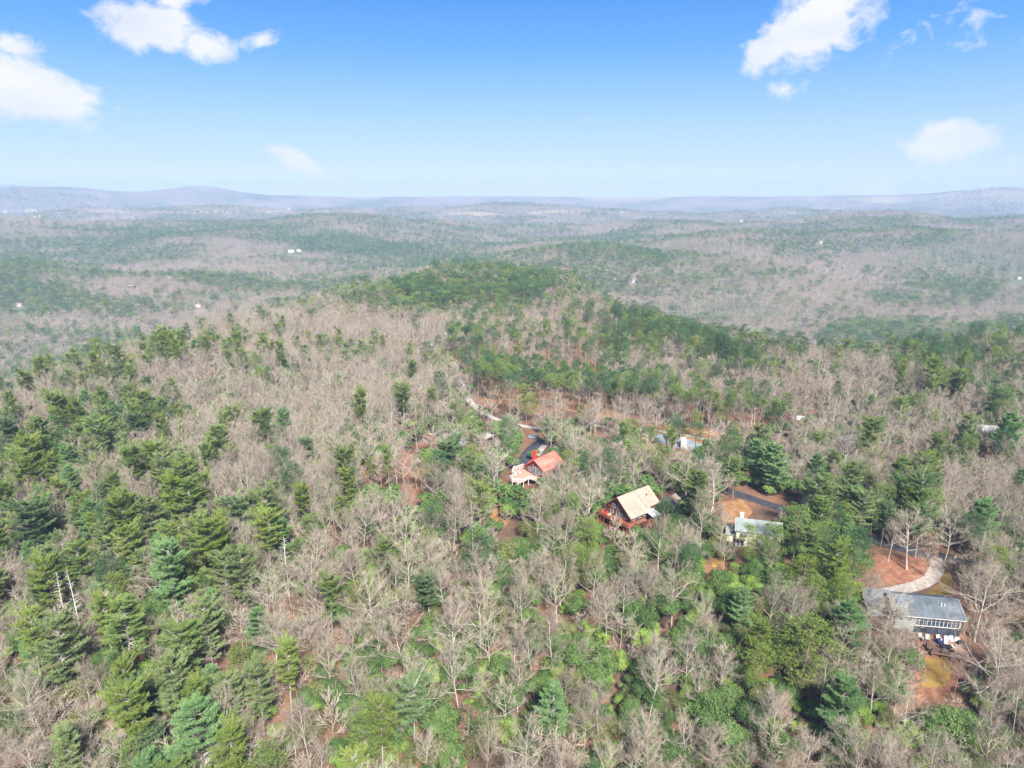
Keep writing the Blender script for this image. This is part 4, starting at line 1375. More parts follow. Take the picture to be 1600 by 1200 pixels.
R_GREY = shingle_mat('grey_blue_shingles', (.055, .066, .078), (.085, .10, .115), (.125, .14, .155))
R_TAN = shingle_mat('tan_shingles', (.20, .155, .12), (.255, .205, .16), (.32, .265, .21))
R_PALE = shingle_mat('pale_grey_green_shingles', (.14, .165, .165), (.19, .215, .21), (.24, .26, .25))
R_RED = surf_mat('weathered_red_metal', [(.30, .075, .055), (.40, .12, .09), (.46, .20, .165)], .5, .55, bump=.1, stretch=(.3, 1, 1))
R_MOSS = shingle_mat('mossy_brown_shingles', (.085, .085, .06), (.13, .115, .095), (.19, .175, .15))
R_DRED = surf_mat('dark_red_roof', [(.06, .022, .02), (.10, .035, .03)], 1, .8)
PANEL = surf_mat('grey_roof_panel', [(.22, .22, .23), (.28, .28, .29)], .8, .6)
LOG = surf_mat('dark_stained_wood', [(.07, .028, .018), (.12, .045, .028), (.17, .07, .04)], 1.2, .75, stretch=(.4, .4, 5))
REDWOOD = surf_mat('redwood_stain', [(.11, .036, .022), (.175, .052, .03), (.23, .085, .052)], 1.5, .7, stretch=(.5, .5, 3))
DECKW = surf_mat('brown_deck_boards', [(.16, .09, .065), (.24, .14, .10), (.30, .19, .14)], .8, .8, stretch=(.3, 6, 1))
CREAM = surf_mat('cream_siding', [(.47, .39, .33), (.54, .46, .39), (.58, .51, .45)], .4, .8, stretch=(.4, .4, 4))
SIDING = surf_mat('grey_siding', [(.16, .17, .18), (.22, .23, .24)], .5, .8)
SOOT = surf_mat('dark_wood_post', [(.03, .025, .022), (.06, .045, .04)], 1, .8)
REDCH = surf_mat('bright_red_paint', [(.42, .03, .025), (.50, .05, .04)], .8, .6)
BLACKM = surf_mat('black_metal', [(.012, .013, .015), (.03, .03, .034)], 1, .5)
NAVY = surf_mat('navy_fabric', [(.015, .03, .10), (.025, .05, .15)], 1, .8)
CREAMF = surf_mat('cream_cushion', [(.45, .40, .32), (.55, .5, .42)], 1, .85)
TYRE = surf_mat('tyre_rubber', [(.012, .012, .012), (.025, .025, .025)], 3, .85)
SILV = surf_mat('silver_wheel', [(.35, .36, .38), (.45, .46, .48)], 3, .35, .8)
CAR_BLUE = surf_mat('pale_blue_car_paint', [(.22, .27, .34), (.26, .31, .38)], .5, .25, .3, spec=.6)
CAR_DARK = surf_mat('dark_blue_car_paint', [(.015, .02, .035), (.025, .03, .05)], .5, .25, .3, spec=.6)
LAMP = surf_mat('lamp_lens', [(.5, .5, .48), (.6, .6, .58)], 1, .2)
REDL = surf_mat('red_lens', [(.25, .01, .01), (.3, .02, .02)], 1, .3)
TURQ = surf_mat('turquoise_paint', [(.02, .22, .24), (.04, .28, .30)], 1, .6)
VAN = surf_mat('cream_camper_paint', [(.52, .47, .40), (.60, .56, .50)], .8, .4)
TANST = surf_mat('tan_stripe_paint', [(.32, .18, .12), (.38, .23, .16)], .8, .4)


def pipe(name, parent, mat, x, y, z0, z1, r, sides=8):
    a = Acc(); V, F = segs([(x, y, z0)], [(x, y, z1)], r, r, sides)
    a.add((V, F))
    V2 = np.concatenate([V[sides:], [[x, y, z1]]])
    a.add((V2, np.array([(i, (i + 1) % sides, sides) for i in range(sides)])))
    return obj(name, to_mesh(name, a, mat), parent)


def chair(x, y, z, rz, mat, label, group, name='patio_chair', s=1.0):
    t = thing(name, label, 'chair', (x, y, z), rz, group)
    bx('seat', t, mat, -.36 * s, .36 * s, -.34 * s, .36 * s, .32 * s, .46 * s)
    prism('backrest', t, mat, [(.26 * s, .46 * s), (.40 * s, .46 * s), (.56 * s, 1.05 * s), (.42 * s, 1.08 * s)], -.36 * s, .36 * s)
    for sx in (-1, 1):
        bx('armrest', t, mat, sx * .37 * s, sx * .45 * s, -.30 * s, .40 * s, .58 * s, .64 * s)
        for sy in (-.3, .36):
            bx('leg', t, mat, sx * .38 * s, sx * .44 * s, sy * s - .03, sy * s + .03, 0, .58 * s)
    return t


# --- grey roofed ranch house
def ranch():
    yaw = R(-9)
    c, s = math.cos(yaw), math.sin(yaw)
    P = at(1499, 999)                   # foot of the right front corner
    F = P[2] + 3.0
    L, Wd = 15.2, 9.6
    ox, oy = P[0] - c * L, P[1] - s * L      # local x=0 at left end
    t = thing('ranch_house', 'long house with blue grey shingle roof and glazed porch over a wooden terrace', 'house', (ox, oy, F), yaw)
    gable(t, SIDING, R_GREY, 0, L, Wd / 2, 2.75, 2.1, base=-5.5, over=.7, yc=Wd / 2 + .3, trim=WHITE)
    # glazed porch: bays of windows in two rows
    n = 11
    for i in range(n):
        a = 4.6 + (i + .5) * (L - 5.0) / n
        w = (L - 5.0) / n
        f = bx('window', t, GLASS, a - w / 2 + .05, a + w / 2 - .05, .20, .28, -.15, 2.5)
        bx('transom', f, SILV, a - w / 2 + .05, a + w / 2 - .05, .16, .22, 1.15, 1.21)
    for i in range(n + 1):
        a = 4.6 + i * (L - 5.0) / n
        bx('mullion', t, WHITE, a - .045, a + .045, .12, .30, -.25, 2.58)
    bx('window_sill', t, WHITE, 4.5, L - .3, .05, .30, -.24, -.15)
    bx('window_head', t, WHITE, 4.5, L - .3, .10, .30, 2.5, 2.58)
    for i in range(2):
        window(t, ('y', .3, -1), 1.3 + 1.9 * i, .8, 1.1, 1.3, 1, 2)
    bx('recess_shade_panel', t, SOOT, 4.6, L, .24, .31, -5.0, -.25)  # dark panel standing in for the shade of the open lower level
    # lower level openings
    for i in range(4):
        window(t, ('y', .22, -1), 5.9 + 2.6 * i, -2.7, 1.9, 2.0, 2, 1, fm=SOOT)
    for i in range(2):
        pipe('vent_pipe', t, WHITE, 11.2 + .75 * i, 3.0, 3.6, 4.7, .14)
    bx('gutter', t, WHITE, -.7, L + .7, -.55, -.42, 2.35, 2.47)
    # garage wing at the left rear
    gable(t, SIDING, R_GREY, -5.6, -.02, 3.6, 2.5, 1.9, base=-5.5, over=.5, yc=7.6, trim=WHITE)
    FOOT.append((ox + c * 8 - s * 5, oy + s * 8 + c * 5, 8.6)); FOOT.append((ox + c * 2 - s * 5, oy + s * 2 + c * 5, 6.5)); FOOT.append((ox - c * 3 - s * 7, oy - s * 3 + c * 7, 5))
    FOOT.append((ox + c * 10 + s * 5, oy + s * 10 - c * 5, 5.5))
    # terrace in front on the lower level
    d = thing('terrace', 'brown wooden terrace with dark posts in front of the grey roofed house', 'deck', (ox, oy, F - 2.95), yaw)
    ring = [(5.0, .2), (6.3, -6.4), (14.6, -7.0), (15.4, .2)]
    slab('floor', d, ring, 0, .14, DECKW)
    slab('fascia', d, [(4.93, .15), (6.22, -6.5), (14.7, -7.1), (15.5, .15)], -.15, .3, DECKW)
    for x, y in [(6.3, -6.3), (8.4, -6.45), (10.5, -6.6), (12.6, -6.75), (14.5, -6.85), (5.9, -4.3), (5.5, -2.2), (14.9, -4.6), (15.15, -2.2)]:
        bx('post', d, SOOT, x - .11, x + .11, y - .11, y + .11, -3.4, 1.02)
    rl = Acc()
    for q in ([(6.3, -6.3), (14.5, -6.85)], [(6.3, -6.3), (5.15, -.9)], [(14.5, -6.85), (15.3, -.9)]):
        for z in (.98, .5, .12):
            rl.add(segs([(*q[0], z)], [(*q[1], z)], .035, .035, 4))
    obj('rail_bars', to_mesh('rail_bars', rl, SOOT), d)['kind'] = 'stuff'

    def wpt(x, y):
        return ox + c * x - s * y, oy + s * x + c * y
    z = F - 2.95
    where = ['at the left end of the terrace row', 'second from the left of the terrace row', 'in the middle of the terrace row', 'right of the middle of the terrace row', 'near the right end of the terrace row', 'at the right end of the terrace row']
    for i, x in enumerate((5.7, 7.2, 9.9, 11.5, 12.8, 13.9)):
        wx, wy = wpt(x, -1.5 - .2 * (i % 2))
        chair(wx, wy, z, yaw + R((12, -8, 20, -15, 5, -20)[i]), WHITE, 'white cushioned patio chair ' + where[i], 'white patio chairs under the glazed porch', s=1.25)
    wx, wy = wpt(9.6, -3.0)
    chair(wx, wy, z, yaw + R(25), NAVY, 'navy blue patio chair behind the black round table', None, s=1.3)
    wx, wy = wpt(10.7, -4.6)
    tb = thing('round_table', 'black round table in the middle of the terrace', 'table', (wx, wy, z), yaw)
    pipe('table_top', tb, BLACKM, 0, 0, .70, .76, .85, 20)
    pipe('pedestal', tb, BLACKM, 0, 0, .05, .70, .09, 8)
    pipe('foot', tb, BLACKM, 0, 0, 0, .05, .4, 12)
    for i, (dx, dy, a, lab) in enumerate(((-1.25, .1, 90, 'left of the black round table'), (1.3, .5, -80, 'right of the black round table'), (0.1, 1.35, 5, 'behind the black round table'), (.2, -1.3, 180, 'in front of the black round table'))):
        wx, wy = wpt(10.7 + dx, -4.6 + dy)
        chair(wx, wy, z, yaw + R(a), (BLACKM, CREAMF, CREAMF, BLACKM)[i], ('black', 'cream', 'cream', 'black')[i] + ' chair ' + lab, 'chairs around the black table', s=1.05)
    wx, wy = wpt(14.3, -2.3)
    g = thing('barbecue', 'dark covered barbecue at the right side of the terrace', 'barbecue', (wx, wy, z), yaw)
    prism('lid', g, BLACKM, [(-.3, .8), (.3, .8), (.28, 1.05), (.12, 1.2), (-.12, 1.2), (-.28, 1.05)], -.45, .45)
    bx('cabinet', g, SOOT, -.42, .42, -.27, .27, .1, .8)
    for sx in (-1, 1):
        bx('side_shelf', g, BLACKM, sx * .45, sx * .75, -.25, .25, .76, .8)


ranch()


# --- tan roofed chalet
def chalet():
    yaw = R(38)
    P = at(965, 822)
    t = thing('timber_chalet', 'tan roofed timber chalet with red stained decks on two levels', 'house', (P[0], P[1], P[2]), yaw)
    FL = 2.9
    gable(t, LOG, R_TAN, 0, 8.2, 5.3, 5.6, 4.3, base=-4, over=.9, trim=REDWOOD)
    # rear part with higher eaves
    prism('wall', t, LOG, [(-4.2, -4), (4.2, -4), (4.2, 6.9), (0, 9.7), (-4.2, 6.9)], 8.25, 13.0)
    prism('roof', t, R_TAN, [(-5.2, 5.95), (0, 10.05), (5.2, 5.95), (5.2, 6.15), (0, 10.28), (-5.2, 6.15)], 7.4, 13.8)
    # pale strip on the slope facing the camera
    prism('roof_strip', t, PANEL, [(-5.95, 5.10), (-2.2, 8.16), (-2.2, 8.27), (-5.95, 5.21)], .3, 2.4)
    bx('roof_vent', t, BLACKM, 10.2, 10.5, -2.4, -2.1, 8.2, 8.9)
    # gable glazing
    for y, w, z, h in ((-1.15, 1.1, FL + .1, 2.3), (.15, 1.1, FL + .1, 2.3), (2.6, 1.2, FL + .9, 1.3), (-3.5, 1.0, FL + .9, 1.2), (-.55, 1.8, FL + 3.0, 1.3), (1.9, 1.0, FL + 3.0, 1.0), (-2.9, 1.0, FL + 2.9, .9)):
        window(t, ('x', 0.0, -1), y, z, w, h, 2 if w > 1.05 else 1, 1)
    for y in (-3.4, -1.0, 1.6, 3.8):
        window(t, ('x', 0.0, -1), y, .5, 1.3, 1.7, 2, 1, fm=REDWOOD)
    for x in (1.6, 4.2, 6.6):
        window(t, ('y', -5.3, -1), x, FL + .8, 1.1, 1.3, 2, 1)
    bx('gable_beam', t, REDWOOD, -.25, -.05, -4.4, 4.4, FL + 2.72, FL + 2.95)
    for y in (-4.9, -1.9, 1.0, 4.9):
        bx('porch_post', t, REDWOOD, -2.75, -2.55, y - .1, y + .1, -4, FL + (2.6 if abs(y) > 4 else 2.6))
    # upper deck
    slab('upper_deck', t, [(-.02, 5.9), (-2.9, 5.9), (-2.9, -6.9), (-.02, -6.9)], FL, .25, REDWOOD)
    slab('side_deck', t, [(-.01, -5.35), (-.01, -8.3), (6.0, -8.3), (6.0, -5.35)], FL, .25, DECKW)
    rail(t, [(-.1, 5.85, FL), (-2.85, 5.85, FL), (-2.85, -6.85, FL), (0, -6.9, FL), (0, -8.25, FL), (5.95, -8.25, FL)], 1.05, REDWOOD, gap=1.6, boards=3)
    # lower deck
    slab('lower_deck', t, [(-.02, 5.9), (-3.6, 5.9), (-3.6, -6.9), (-.02, -6.9)], .05, .25, REDWOOD)
    rail(t, [(-.1, 5.85, .05), (-3.55, 5.85, .05), (-3.55, -6.85, .05), (-.1, -6.85, .05)], 1.0, REDWOOD, gap=1.8, boards=3)
    for y in (-6.6, -3.3, 0, 3.0, 5.6):
        bx('deck_post', t, REDWOOD, -3.4, -3.2, y - .1, y + .1, -4.5, FL - .26)
    # small pale lean-to roof over the side entrance
    prism('porch_roof', t, PANEL, [(-5.4, FL + 2.35), (-5.4, FL + 2.5), (-8.9, FL + 1.6), (-8.9, FL + 1.45)], 6.4, 10.2)
    for x in (6.6, 10.0):
        bx('porch_post', t, REDWOOD, x - .08, x + .08, -8.75, -8.6, -1, FL + 1.5)
    c, s = math.cos(yaw), math.sin(yaw)
    for x in (0, 5, 11):
        FOOT.append((P[0] + c * x, P[1] + s * x, 6.6))
    FOOT.append((P[0] + c * 4 + s * 7, P[1] + s * 4 - c * 7, 4))
    # tan roofed garage behind
    Q = at(1046, 797)
    g = thing('timber_garage', 'small tan roofed garage right of the timber chalet', 'garage', Q, R(52))
    gable(g, LOG, R_TAN, -3.2, 3.2, 3.1, 2.5, 2.0, base=-3, over=.7, trim=REDWOOD)
    window(g, ('x', -3.2, -1), 0, .2, 2.4, 2.0, 2, 2, fm=LOG, name='garage_door')
    FOOT.append((Q[0], Q[1], 4.5))
    # chairs on the upper deck
    for i, (x, y) in enumerate(((-1.3, 3.9), (-1.4, 2.5))):
        wx, wy = P[0] + c * x - s * y, P[1] + s * x + c * y
        chair(wx, wy, P[2] + FL, yaw - R(90), (REDCH, CREAMF)[i], ('red', 'cream')[i] + ' chair on the upper deck of the chalet', 'chairs on the chalet deck')


chalet()


# --- red roofed house
def redhouse():
    yaw = R(50)
    P = at(836, 751)
    FL = 2.7
    t = thing('red_roofed_house', 'house with weathered red metal roof and tall red chimney', 'house', P, yaw)
    gable(t, LOG, R_RED, 0, 11.0, 4.2, 5.3, 2.9, base=-4, over=.8, trim=REDCH)
    m = Acc()
    for i in range(25):
        x = -.6 + i * .5
        for sg in (-1, 1):
            m.add(segs([(x, sg * .05, 8.42)], [(x, sg * 4.95, 5.03)], .03, .03, 3))
    obj('standing_seams', to_mesh('standing_seams', m, R_RED), t)['kind'] = 'stuff'
    bx('chimney', t, REDCH, 2.6, 3.7, 2.3, 3.4, 5.8, 9.9)
    bx('chimney_cap', t, REDCH, 2.5, 3.8, 2.2, 3.5, 9.9, 10.1)
    for y, w, z, h in ((-2.9, 1.1, FL + .6, 1.5), (-1.2, 1.3, FL + .1, 2.1), (.6, 1.3, FL + .1, 2.1), (2.6, 1.1, FL + .6, 1.5), (-.3, 2.2, FL + 2.7, 1.3)):
        window(t, ('x', 0.0, -1), y, z, w, h, 2, 1)
    for y in (-2.6, .2, 2.8):
        window(t, ('x', 0.0, -1), y, .4, 1.2, 1.6, 2, 1)
    for x in (2.0, 5.5, 9.0):
        window(t, ('y', -4.2, -1), x, FL + .9, 1.2, 1.3, 2, 1)
        window(t, ('y', -4.2, -1), x, .4, 1.2, 1.3, 2, 1)
    c, s = math.cos(yaw), math.sin(yaw)
    for x in (1, 6, 11):
        FOOT.append((P[0] + c * x, P[1] + s * x, 5.6))
    # white railed deck
    zf = P[2] + FL
    ringw = [plane_pt(*q, zf) for q in ((818, 729), (806, 733), (803, 733), (800, 738), (807, 743), (796, 748), (800, 753), (818, 753), (826, 748), (852, 755), (856, 749), (836, 743), (823, 736))]
    o = np.mean(ringw, 0)
    d = thing('railed_deck', 'raised deck with white railing wrapped round the red roofed house', 'deck', (o[0], o[1], zf))
    ring = [(q[0] - o[0], q[1] - o[1]) for q in ringw]
    slab('floor', d, ring, 0, .2, surf_mat('reddish_deck_boards', [(.30, .15, .11), (.40, .22, .17)], .8, .8, stretch=(.3, 5, 1)))
    rp = [(x, y, 0) for x, y in ring]
    rail(d, rp[0:10], 1.1, WHITE, gap=2.0)
    for x, y in ring[2:10]:
        bx('support_post', d, WHITE, x * .97 - .1, x * .97 + .1, y * .97 - .1, y * .97 + .1, -5.5, -.2)
    # stairs down toward the camera
    a = plane_pt(812, 753, zf) - o; a[2] = 0
    b = plane_pt(806, 764, zf - 3.0) - o; b[2] = -3.0
    for i in range(11):
        f = (i + .5) / 11
        q = a * (1 - f) + b * f
        bx('stair_tread', d, WHITE, q[0] - .55, q[0] + .55, q[1] - .16, q[1] + .16, q[2] - .05, q[2])
    st = Acc()
    for sx in (-.6, .6):
        e = np.array([sx, 0, 0])
        st.add(segs([a + e], [b + e], .09, .09, 4)); st.add(segs([a + e + [0, 0, 1]], [b + e + [0, 0, 1]], .05, .05, 4))
    obj('stair_rail', to_mesh('stair_rail', st, WHITE), d)['kind'] = 'stuff'
    FOOT.append((o[0], o[1], 6))
    q = plane_pt(812, 741, zf)
    chair(q[0], q[1], zf, R(30), CREAMF, 'cream chair on the white railed deck', None)


redhouse()


def whitehouse():
    yaw = R(-16)
    P = at(1149, 853)
    t = thing('white_house', 'two storey cream sided house with pale grey green roof and white chimney', 'house', P, yaw)
    gable(t, CREAM, R_PALE, 0, 12.5, 4.2, 5.2, 1.9, base=-4, over=.45, yc=4.2, trim=WHITE)
    bx('chimney', t, WHITE, .9, 1.9, 4.4, 5.3, 5.8, 8.6)
    bx('chimney_cap', t, WHITE, .8, 2.0, 4.3, 5.4, 8.6, 8.75)
    window(t, ('y', 0.0, -1), 1.5, 3.3, .95, 1.1, 1, 2)
    window(t, ('y', 0.0, -1), 2.6, 3.3, .95, 1.1, 1, 2)
    window(t, ('y', 0.0, -1), .75, .15, .9, 2.0, 1, 1, name='french_door')
    window(t, ('y', 0.0, -1), 1.85, .15, .9, 2.0, 1, 1, name='french_door')
    prism('awning', t, SOOT, [(-.02, 2.55), (-.02, 2.7), (-.9, 2.4), (-.9, 2.3)], .2, 2.6)
    window(t, ('y', 0.0, -1), 4.0, 1.0, .8, .8, 1, 1)
    for x in (6.3, 8.6, 10.9):
        window(t, ('y', 0.0, -1), x, 3.3, 1.0, 1.1, 1, 2)
        window(t, ('y', 0.0, -1), x, .8, 1.0, 1.2, 1, 2)
    # lean-to on the left
    prism('annex_wall', t, CREAM, [(1.4, -4), (7.2, -4), (7.2, 2.7), (1.4, 2.7)], -2.6, -.02)
    prism('annex_roof', t, R_PALE, [(1.0, 2.72), (7.6, 2.72), (7.6, 2.95), (4.3, 3.5), (1.0, 2.95)], -3.0, -.03)
    c, s = math.cos(yaw), math.sin(yaw)
    for x in (1, 6, 11):
        FOOT.append((P[0] + c * x - s * 4, P[1] + s * x + c * 4, 5))


whitehouse()


def small_house(px, py, name, label, L, hw, eave, rise, yaw, wallm, roofm, cat='house', wins=3, stone=False):
    P = at(px, py)
    t = thing(name, label, cat, P, R(yaw))
    gable(t, wallm, roofm, -L / 2, L / 2, hw, eave, rise, base=-4, over=.5)
    for i in range(wins):
        x = -L / 2 + L * (i + .5) / wins
        window(t, ('y', -hw, -1), x, eave * .35, min(1.3, L / wins * .5), eave * .4, 1, 1)
    window(t, ('x', -L / 2, -1), 0, eave * .35, hw * .5, eave * .4, 1, 1)
    FOOT.append((P[0], P[1], max(L, 2 * hw) / 2 + 1))
    return t, P


t, P = small_house(708, 694, 'mossy_roofed_house', 'low house with mossy brown roof beside the pale driveway', 9.5, 3.9, 3.2, 2.0, 24, SIDING, R_MOSS)
t2, P2 = small_house(692, 698, 'garden_shed', 'little pale shed with a turquoise door left of the mossy roofed house', 2.8, 1.4, 2.3, .8, 10, CREAM, R_PALE, 'shed', 1)
bx('door', t2, TURQ, -.5, .5, -1.47, -1.38, .1, 2.0)
small_house(1200, 668, 'red_cabin', 'dark red cabin with steep gable, left one of two beyond the pines', 7, 3.2, 3.0, 3.2, 62, REDWOOD, R_DRED, 'cabin', 2)
small_house(1229, 671, 'red_cabin', 'dark red cabin with steep gable, right one of two beyond the pines', 6, 2.9, 3.0, 3.0, 118, REDWOOD, R_DRED, 'cabin', 2)
small_house(1268, 664, 'long_white_building', 'long low white roofed building right of the red cabins', 13, 2.4, 2.8, .8, -24, WHITE, WHITE, 'building', 4)
small_house(1322, 697, 'grey_roofed_cabin', 'blue grey roofed cabin behind bare trunks', 8, 3.3, 3.0, 1.8, 15, LOG, R_GREY, 'cabin', 2)
small_house(1548, 682, 'white_cottage', 'white cottage with orange clay beside it near the right edge', 9, 3.6, 3.0, 1.8, -12, WHITE, PANEL, 'house', 3)
small_house(1572, 702, 'white_shed', 'low white shed in front of the white cottage', 7, 2.4, 2.4, 1.0, 18, WHITE, PANEL, 'shed', 2)
small_house(627, 577, 'white_hut', 'tiny white hut alone in the bare ridge woods', 4.5, 2.2, 2.6, 1.0, 20, WHITE, WHITE, 'hut', 1)
small_house(702, 527, 'pale_roofed_house', 'pale roof half hidden left of the very large round pine', 9, 3.6, 3.0, 1.6, 30, WHITE, PANEL, 'house', 2)
# far houses: real size from their distance
for px, py, wpx, nm, lab, yaw, wm, rm in ((455, 394, 14, 'hilltop_house', 'left wing of the big white house far up the valley', 12, WHITE, WHITE), (467, 393, 11, 'hilltop_house', 'right wing of the big white house far up the valley', -30, WHITE, WHITE),
                                          (206, 450, 15, 'far_house', 'grey roofed dark house far left in the valley', 5, LOG, R_PALE), (989, 441, 9, 'far_house', 'white roofed house alone beyond the bare hill', 40, WHITE, WHITE),
                                          (1158, 346, 7, 'far_house', 'tiny white house near the hazy horizon right of centre', 0, CREAM, PANEL), (1282, 380, 8, 'far_house', 'tiny white house on the distant bare hilltop', 20, CREAM, PANEL),
                                          (30, 478, 13, 'far_house', 'tan house at the left edge of the valley', 10, CREAM, R_TAN), (310, 479, 12, 'far_house', 'tan roofed house behind the left ridge crest', 0, CREAM, R_TAN), (972, 332, 6, 'far_house', 'tiny pale house just under the horizon haze', 0, CREAM, PANEL),
                                          (1592, 436, 10, 'far_house', 'pale house far off at the right edge', 0, CREAM, PANEL), (292, 522, 10, 'far_house', 'pale cottage low among the green trees on the left', 0, WHITE, PANEL)):
    q = at(px, py)
    dep = float(project(q[0:1], q[1:2], q[2:3])[2][0])
    L = wpx * dep / FOC
    L = min(L * .6, 20)
    t, P = small_house(px, py, nm, lab, L, L * .28, 3.2 + L * .08, L * .09, yaw, wm, rm, 'house', 4)
    OPEN.append((px, py - 2, wpx * .45, 3, q[1], 1.0))


# --- vehicles
def suv(px, py, yaw, paint, label, name='parked_car'):
    P = at(px, py, .0)
    t = thing(name, label, 'car', P + [0, 0, .05], R(yaw))
    prof = [(-2.3, .45), (-2.32, .85), (-2.15, 1.02), (-1.2, 1.12), (-.55, 1.62), (1.55, 1.70), (2.15, 1.15), (2.32, 1.0), (2.34, .45), (1.9, .34), (-1.9, .34)]
    prism('body', t, paint, prof, -.9, .9, axis='y').rotation_euler = (0, 0, 0)
    prism('side_glass', t, GLASS, [(-1.02, 1.13), (-.50, 1.55), (1.50, 1.62), (1.90, 1.15)], -.915, .915, axis='y')
    prism('windscreen', t, GLASS, [(-1.22, 1.16), (-1.16, 1.12), (-.56, 1.58), (-.64, 1.62)], -.78, .78, axis='y')
    prism('rear_window', t, GLASS, [(1.60, 1.64), (1.66, 1.69), (2.15, 1.22), (2.09, 1.18)], -.75, .75, axis='y')
    for x in (-1.45, 1.45):
        for sy in (-1, 1):
            a = Acc()
            a.add(segs([(x, sy * .70, .36)], [(x, sy * .93, .36)], .36, .36, 14))
            n = 14
            th = np.arange(n) * 2 * PI / n
            V = np.stack([x + .36 * np.cos(th), np.full(n, sy * .93), .36 + .36 * np.sin(th)], 1)
            a.add((np.concatenate([V, [[x, sy * .93, .36]]]), np.array([(i, (i + 1) % n, n) for i in range(n)])))
            w = obj('wheel', to_mesh('wheel', a, TYRE), t)
            V = np.stack([x + .21 * np.cos(th), np.full(n, sy * .94), .36 + .21 * np.sin(th)], 1)
            b = Acc(); b.add((np.concatenate([V, [[x, sy * .95, .36]]]), np.array([(i, (i + 1) % n, n) for i in range(n)])))
            obj('rim', to_mesh('rim', b, SILV), w)
    for sy in (-1, 1):
        bx('headlight', t, LAMP, -2.36, -2.28, sy * .55, sy * .85, .78, .93)
        bx('tail_light', t, REDL, 2.26, 2.37, sy * .62, sy * .85, .8, 1.05)
    bx('roof_rack', t, BLACKM, -.3, 1.2, -.6, -.55, 1.68, 1.76)
    bx('roof_rack', t, BLACKM, -.3, 1.2, .55, .6, 1.68, 1.76)
    FOOT.append((P[0], P[1], 3))


suv(834, 685, 4, CAR_BLUE, 'pale blue estate car parked at the top of the black driveway')
suv(1057, 781, 14, CAR_DARK, 'dark blue car parked behind the tan roofed garage')


def camper(px, py, yaw):
    P = at(px, py)
    t = thing('camper_van', 'cream camper with tan stripe parked on the gravel yard', 'camper', P + [0, 0, .15], R(yaw))
    prism('body', t, VAN, [(-3.4, .5), (-3.4, 2.0), (-2.9, 2.95), (3.2, 3.0), (3.4, 2.8), (3.4, .5)], -1.15, 1.15, axis='y')
    prism('stripe', t, TANST, [(-3.38, 1.0), (-3.38, 1.5), (3.42, 1.5), (3.42, 1.0)], -1.17, 1.17, axis='y')
    prism('windscreen', t, GLASS, [(-3.45, 1.65), (-3.36, 1.6), (-3.08, 2.5), (-3.16, 2.55)], -.95, .95, axis='y')
    for x in (-1.6, .4, 2.2):
        for sy in (-1, 1):
            bx('window', t, GLASS, x - .45, x + .45, sy * 1.16, sy * 1.19, 1.75, 2.4)
    bx('roof_vent', t, WHITE, -.5, .3, -.35, .35, 2.98, 3.2)
    bx('air_conditioner', t, WHITE, 1.4, 2.4, -.4, .4, 2.99, 3.3)
    for x in (-2.2, 2.0):
        for sy in (-1, 1):
            a = Acc(); V, F = segs([(x, sy * .85, .4)], [(x, sy * 1.18, .4)], .4, .4, 12); a.add((V, F))
            a.add((np.concatenate([V[12:], [[x, sy * 1.18, .4]]]), np.array([(i, (i + 1) % 12, 12) for i in range(12)])))
            obj('wheel', to_mesh('wheel', a, TYRE), t)
    FOOT.append((P[0], P[1], 4))


camper(1067, 697, -100)
# mailbox-like dark post by the yard
P = at(1061, 684)
t = thing('dark_stump', 'short black stump at the top edge of the gravel yard', 'stump', P)
pipe('post', t, SOOT, 0, 0, -.2, 2.0, .35, 8)


add_trees(20, 230, 6.2, 0)
add_trees(230, 560, 6.3, 1)
add_trees(560, 1350, 7.4, 2)
add_trees(1350, 2700, 9.4, 3, 1.05)
add_trees(2700, 5200, 15.0, 3, 1.35)


def add_cluster(cx, cy, rx, ry, ang, y0, y1, step, lod, share=.9, scale=.95):
    x, y = jitter_grid(y0, y1, step)
    px, py, dep = project(x, y, H(x, y) + 12)
    e = ell(px, py, cx, cy, rx, ry, ang) + 1.3 * (fbm(x / 34, y / 34, 71, 3) - .5)
    k = (e < .9) & (RNG.random(len(x)) < share) & clear_foot(x, y, 1.2) & ~kept_off(x, y, 16 + 0 * x, 3 + 0 * x, RNG.random(len(x)))
    s = rnd(.8, 1.1, len(x)) * scale
    FOREST['round_pine'].setdefault(lod, []).append(np.stack([x[k], y[k], s[k]], 1))
    ZONES.append((cx, cy, rx, ry, ang, y0, y1))


ZONES = []
add_cluster(750, 450, 140, 24, 0, 640, 860, 5.6, 2)
add_cluster(668, 470, 60, 12, -12, 600, 800, 6.0, 2)
add_cluster(1035, 508, 80, 15, 12, 400, 640, 5.6, 1)
add_cluster(1140, 545, 80, 15, 22, 340, 560, 5.6, 1)
add_cluster(590, 388, 150, 15, 6, 1100, 2600, 9, 3)
add_cluster(950, 405, 105, 17, 0, 1000, 2200, 9, 3)
add_cluster(1500, 545, 100, 15, 4, 350, 600, 6.2, 1, .7)
# no leafless trees inside the close pine groves
for lod in (1, 2, 3):
    for kn in ('bare_tree', 'white_pine'):
        out = []
        for A in FOREST[kn].get(lod, []):
            px, py, dep = project(A[:, 0], A[:, 1], H(A[:, 0], A[:, 1]) + 12)
            k = np.ones(len(A), bool)
            for cx, cy, rx, ry, ang, y0, y1 in ZONES:
                e = ell(px, py, cx, cy, rx, ry, ang) + 1.3 * (fbm(A[:, 0] / 34, A[:, 1] / 34, 71, 3) - .5)
                k &= ~((e < .85) & (A[:, 1] > y0) & (A[:, 1] < y1) & (RNG.random(len(A)) < .9))
            out.append(A[k])
        FOREST[kn][lod] = out


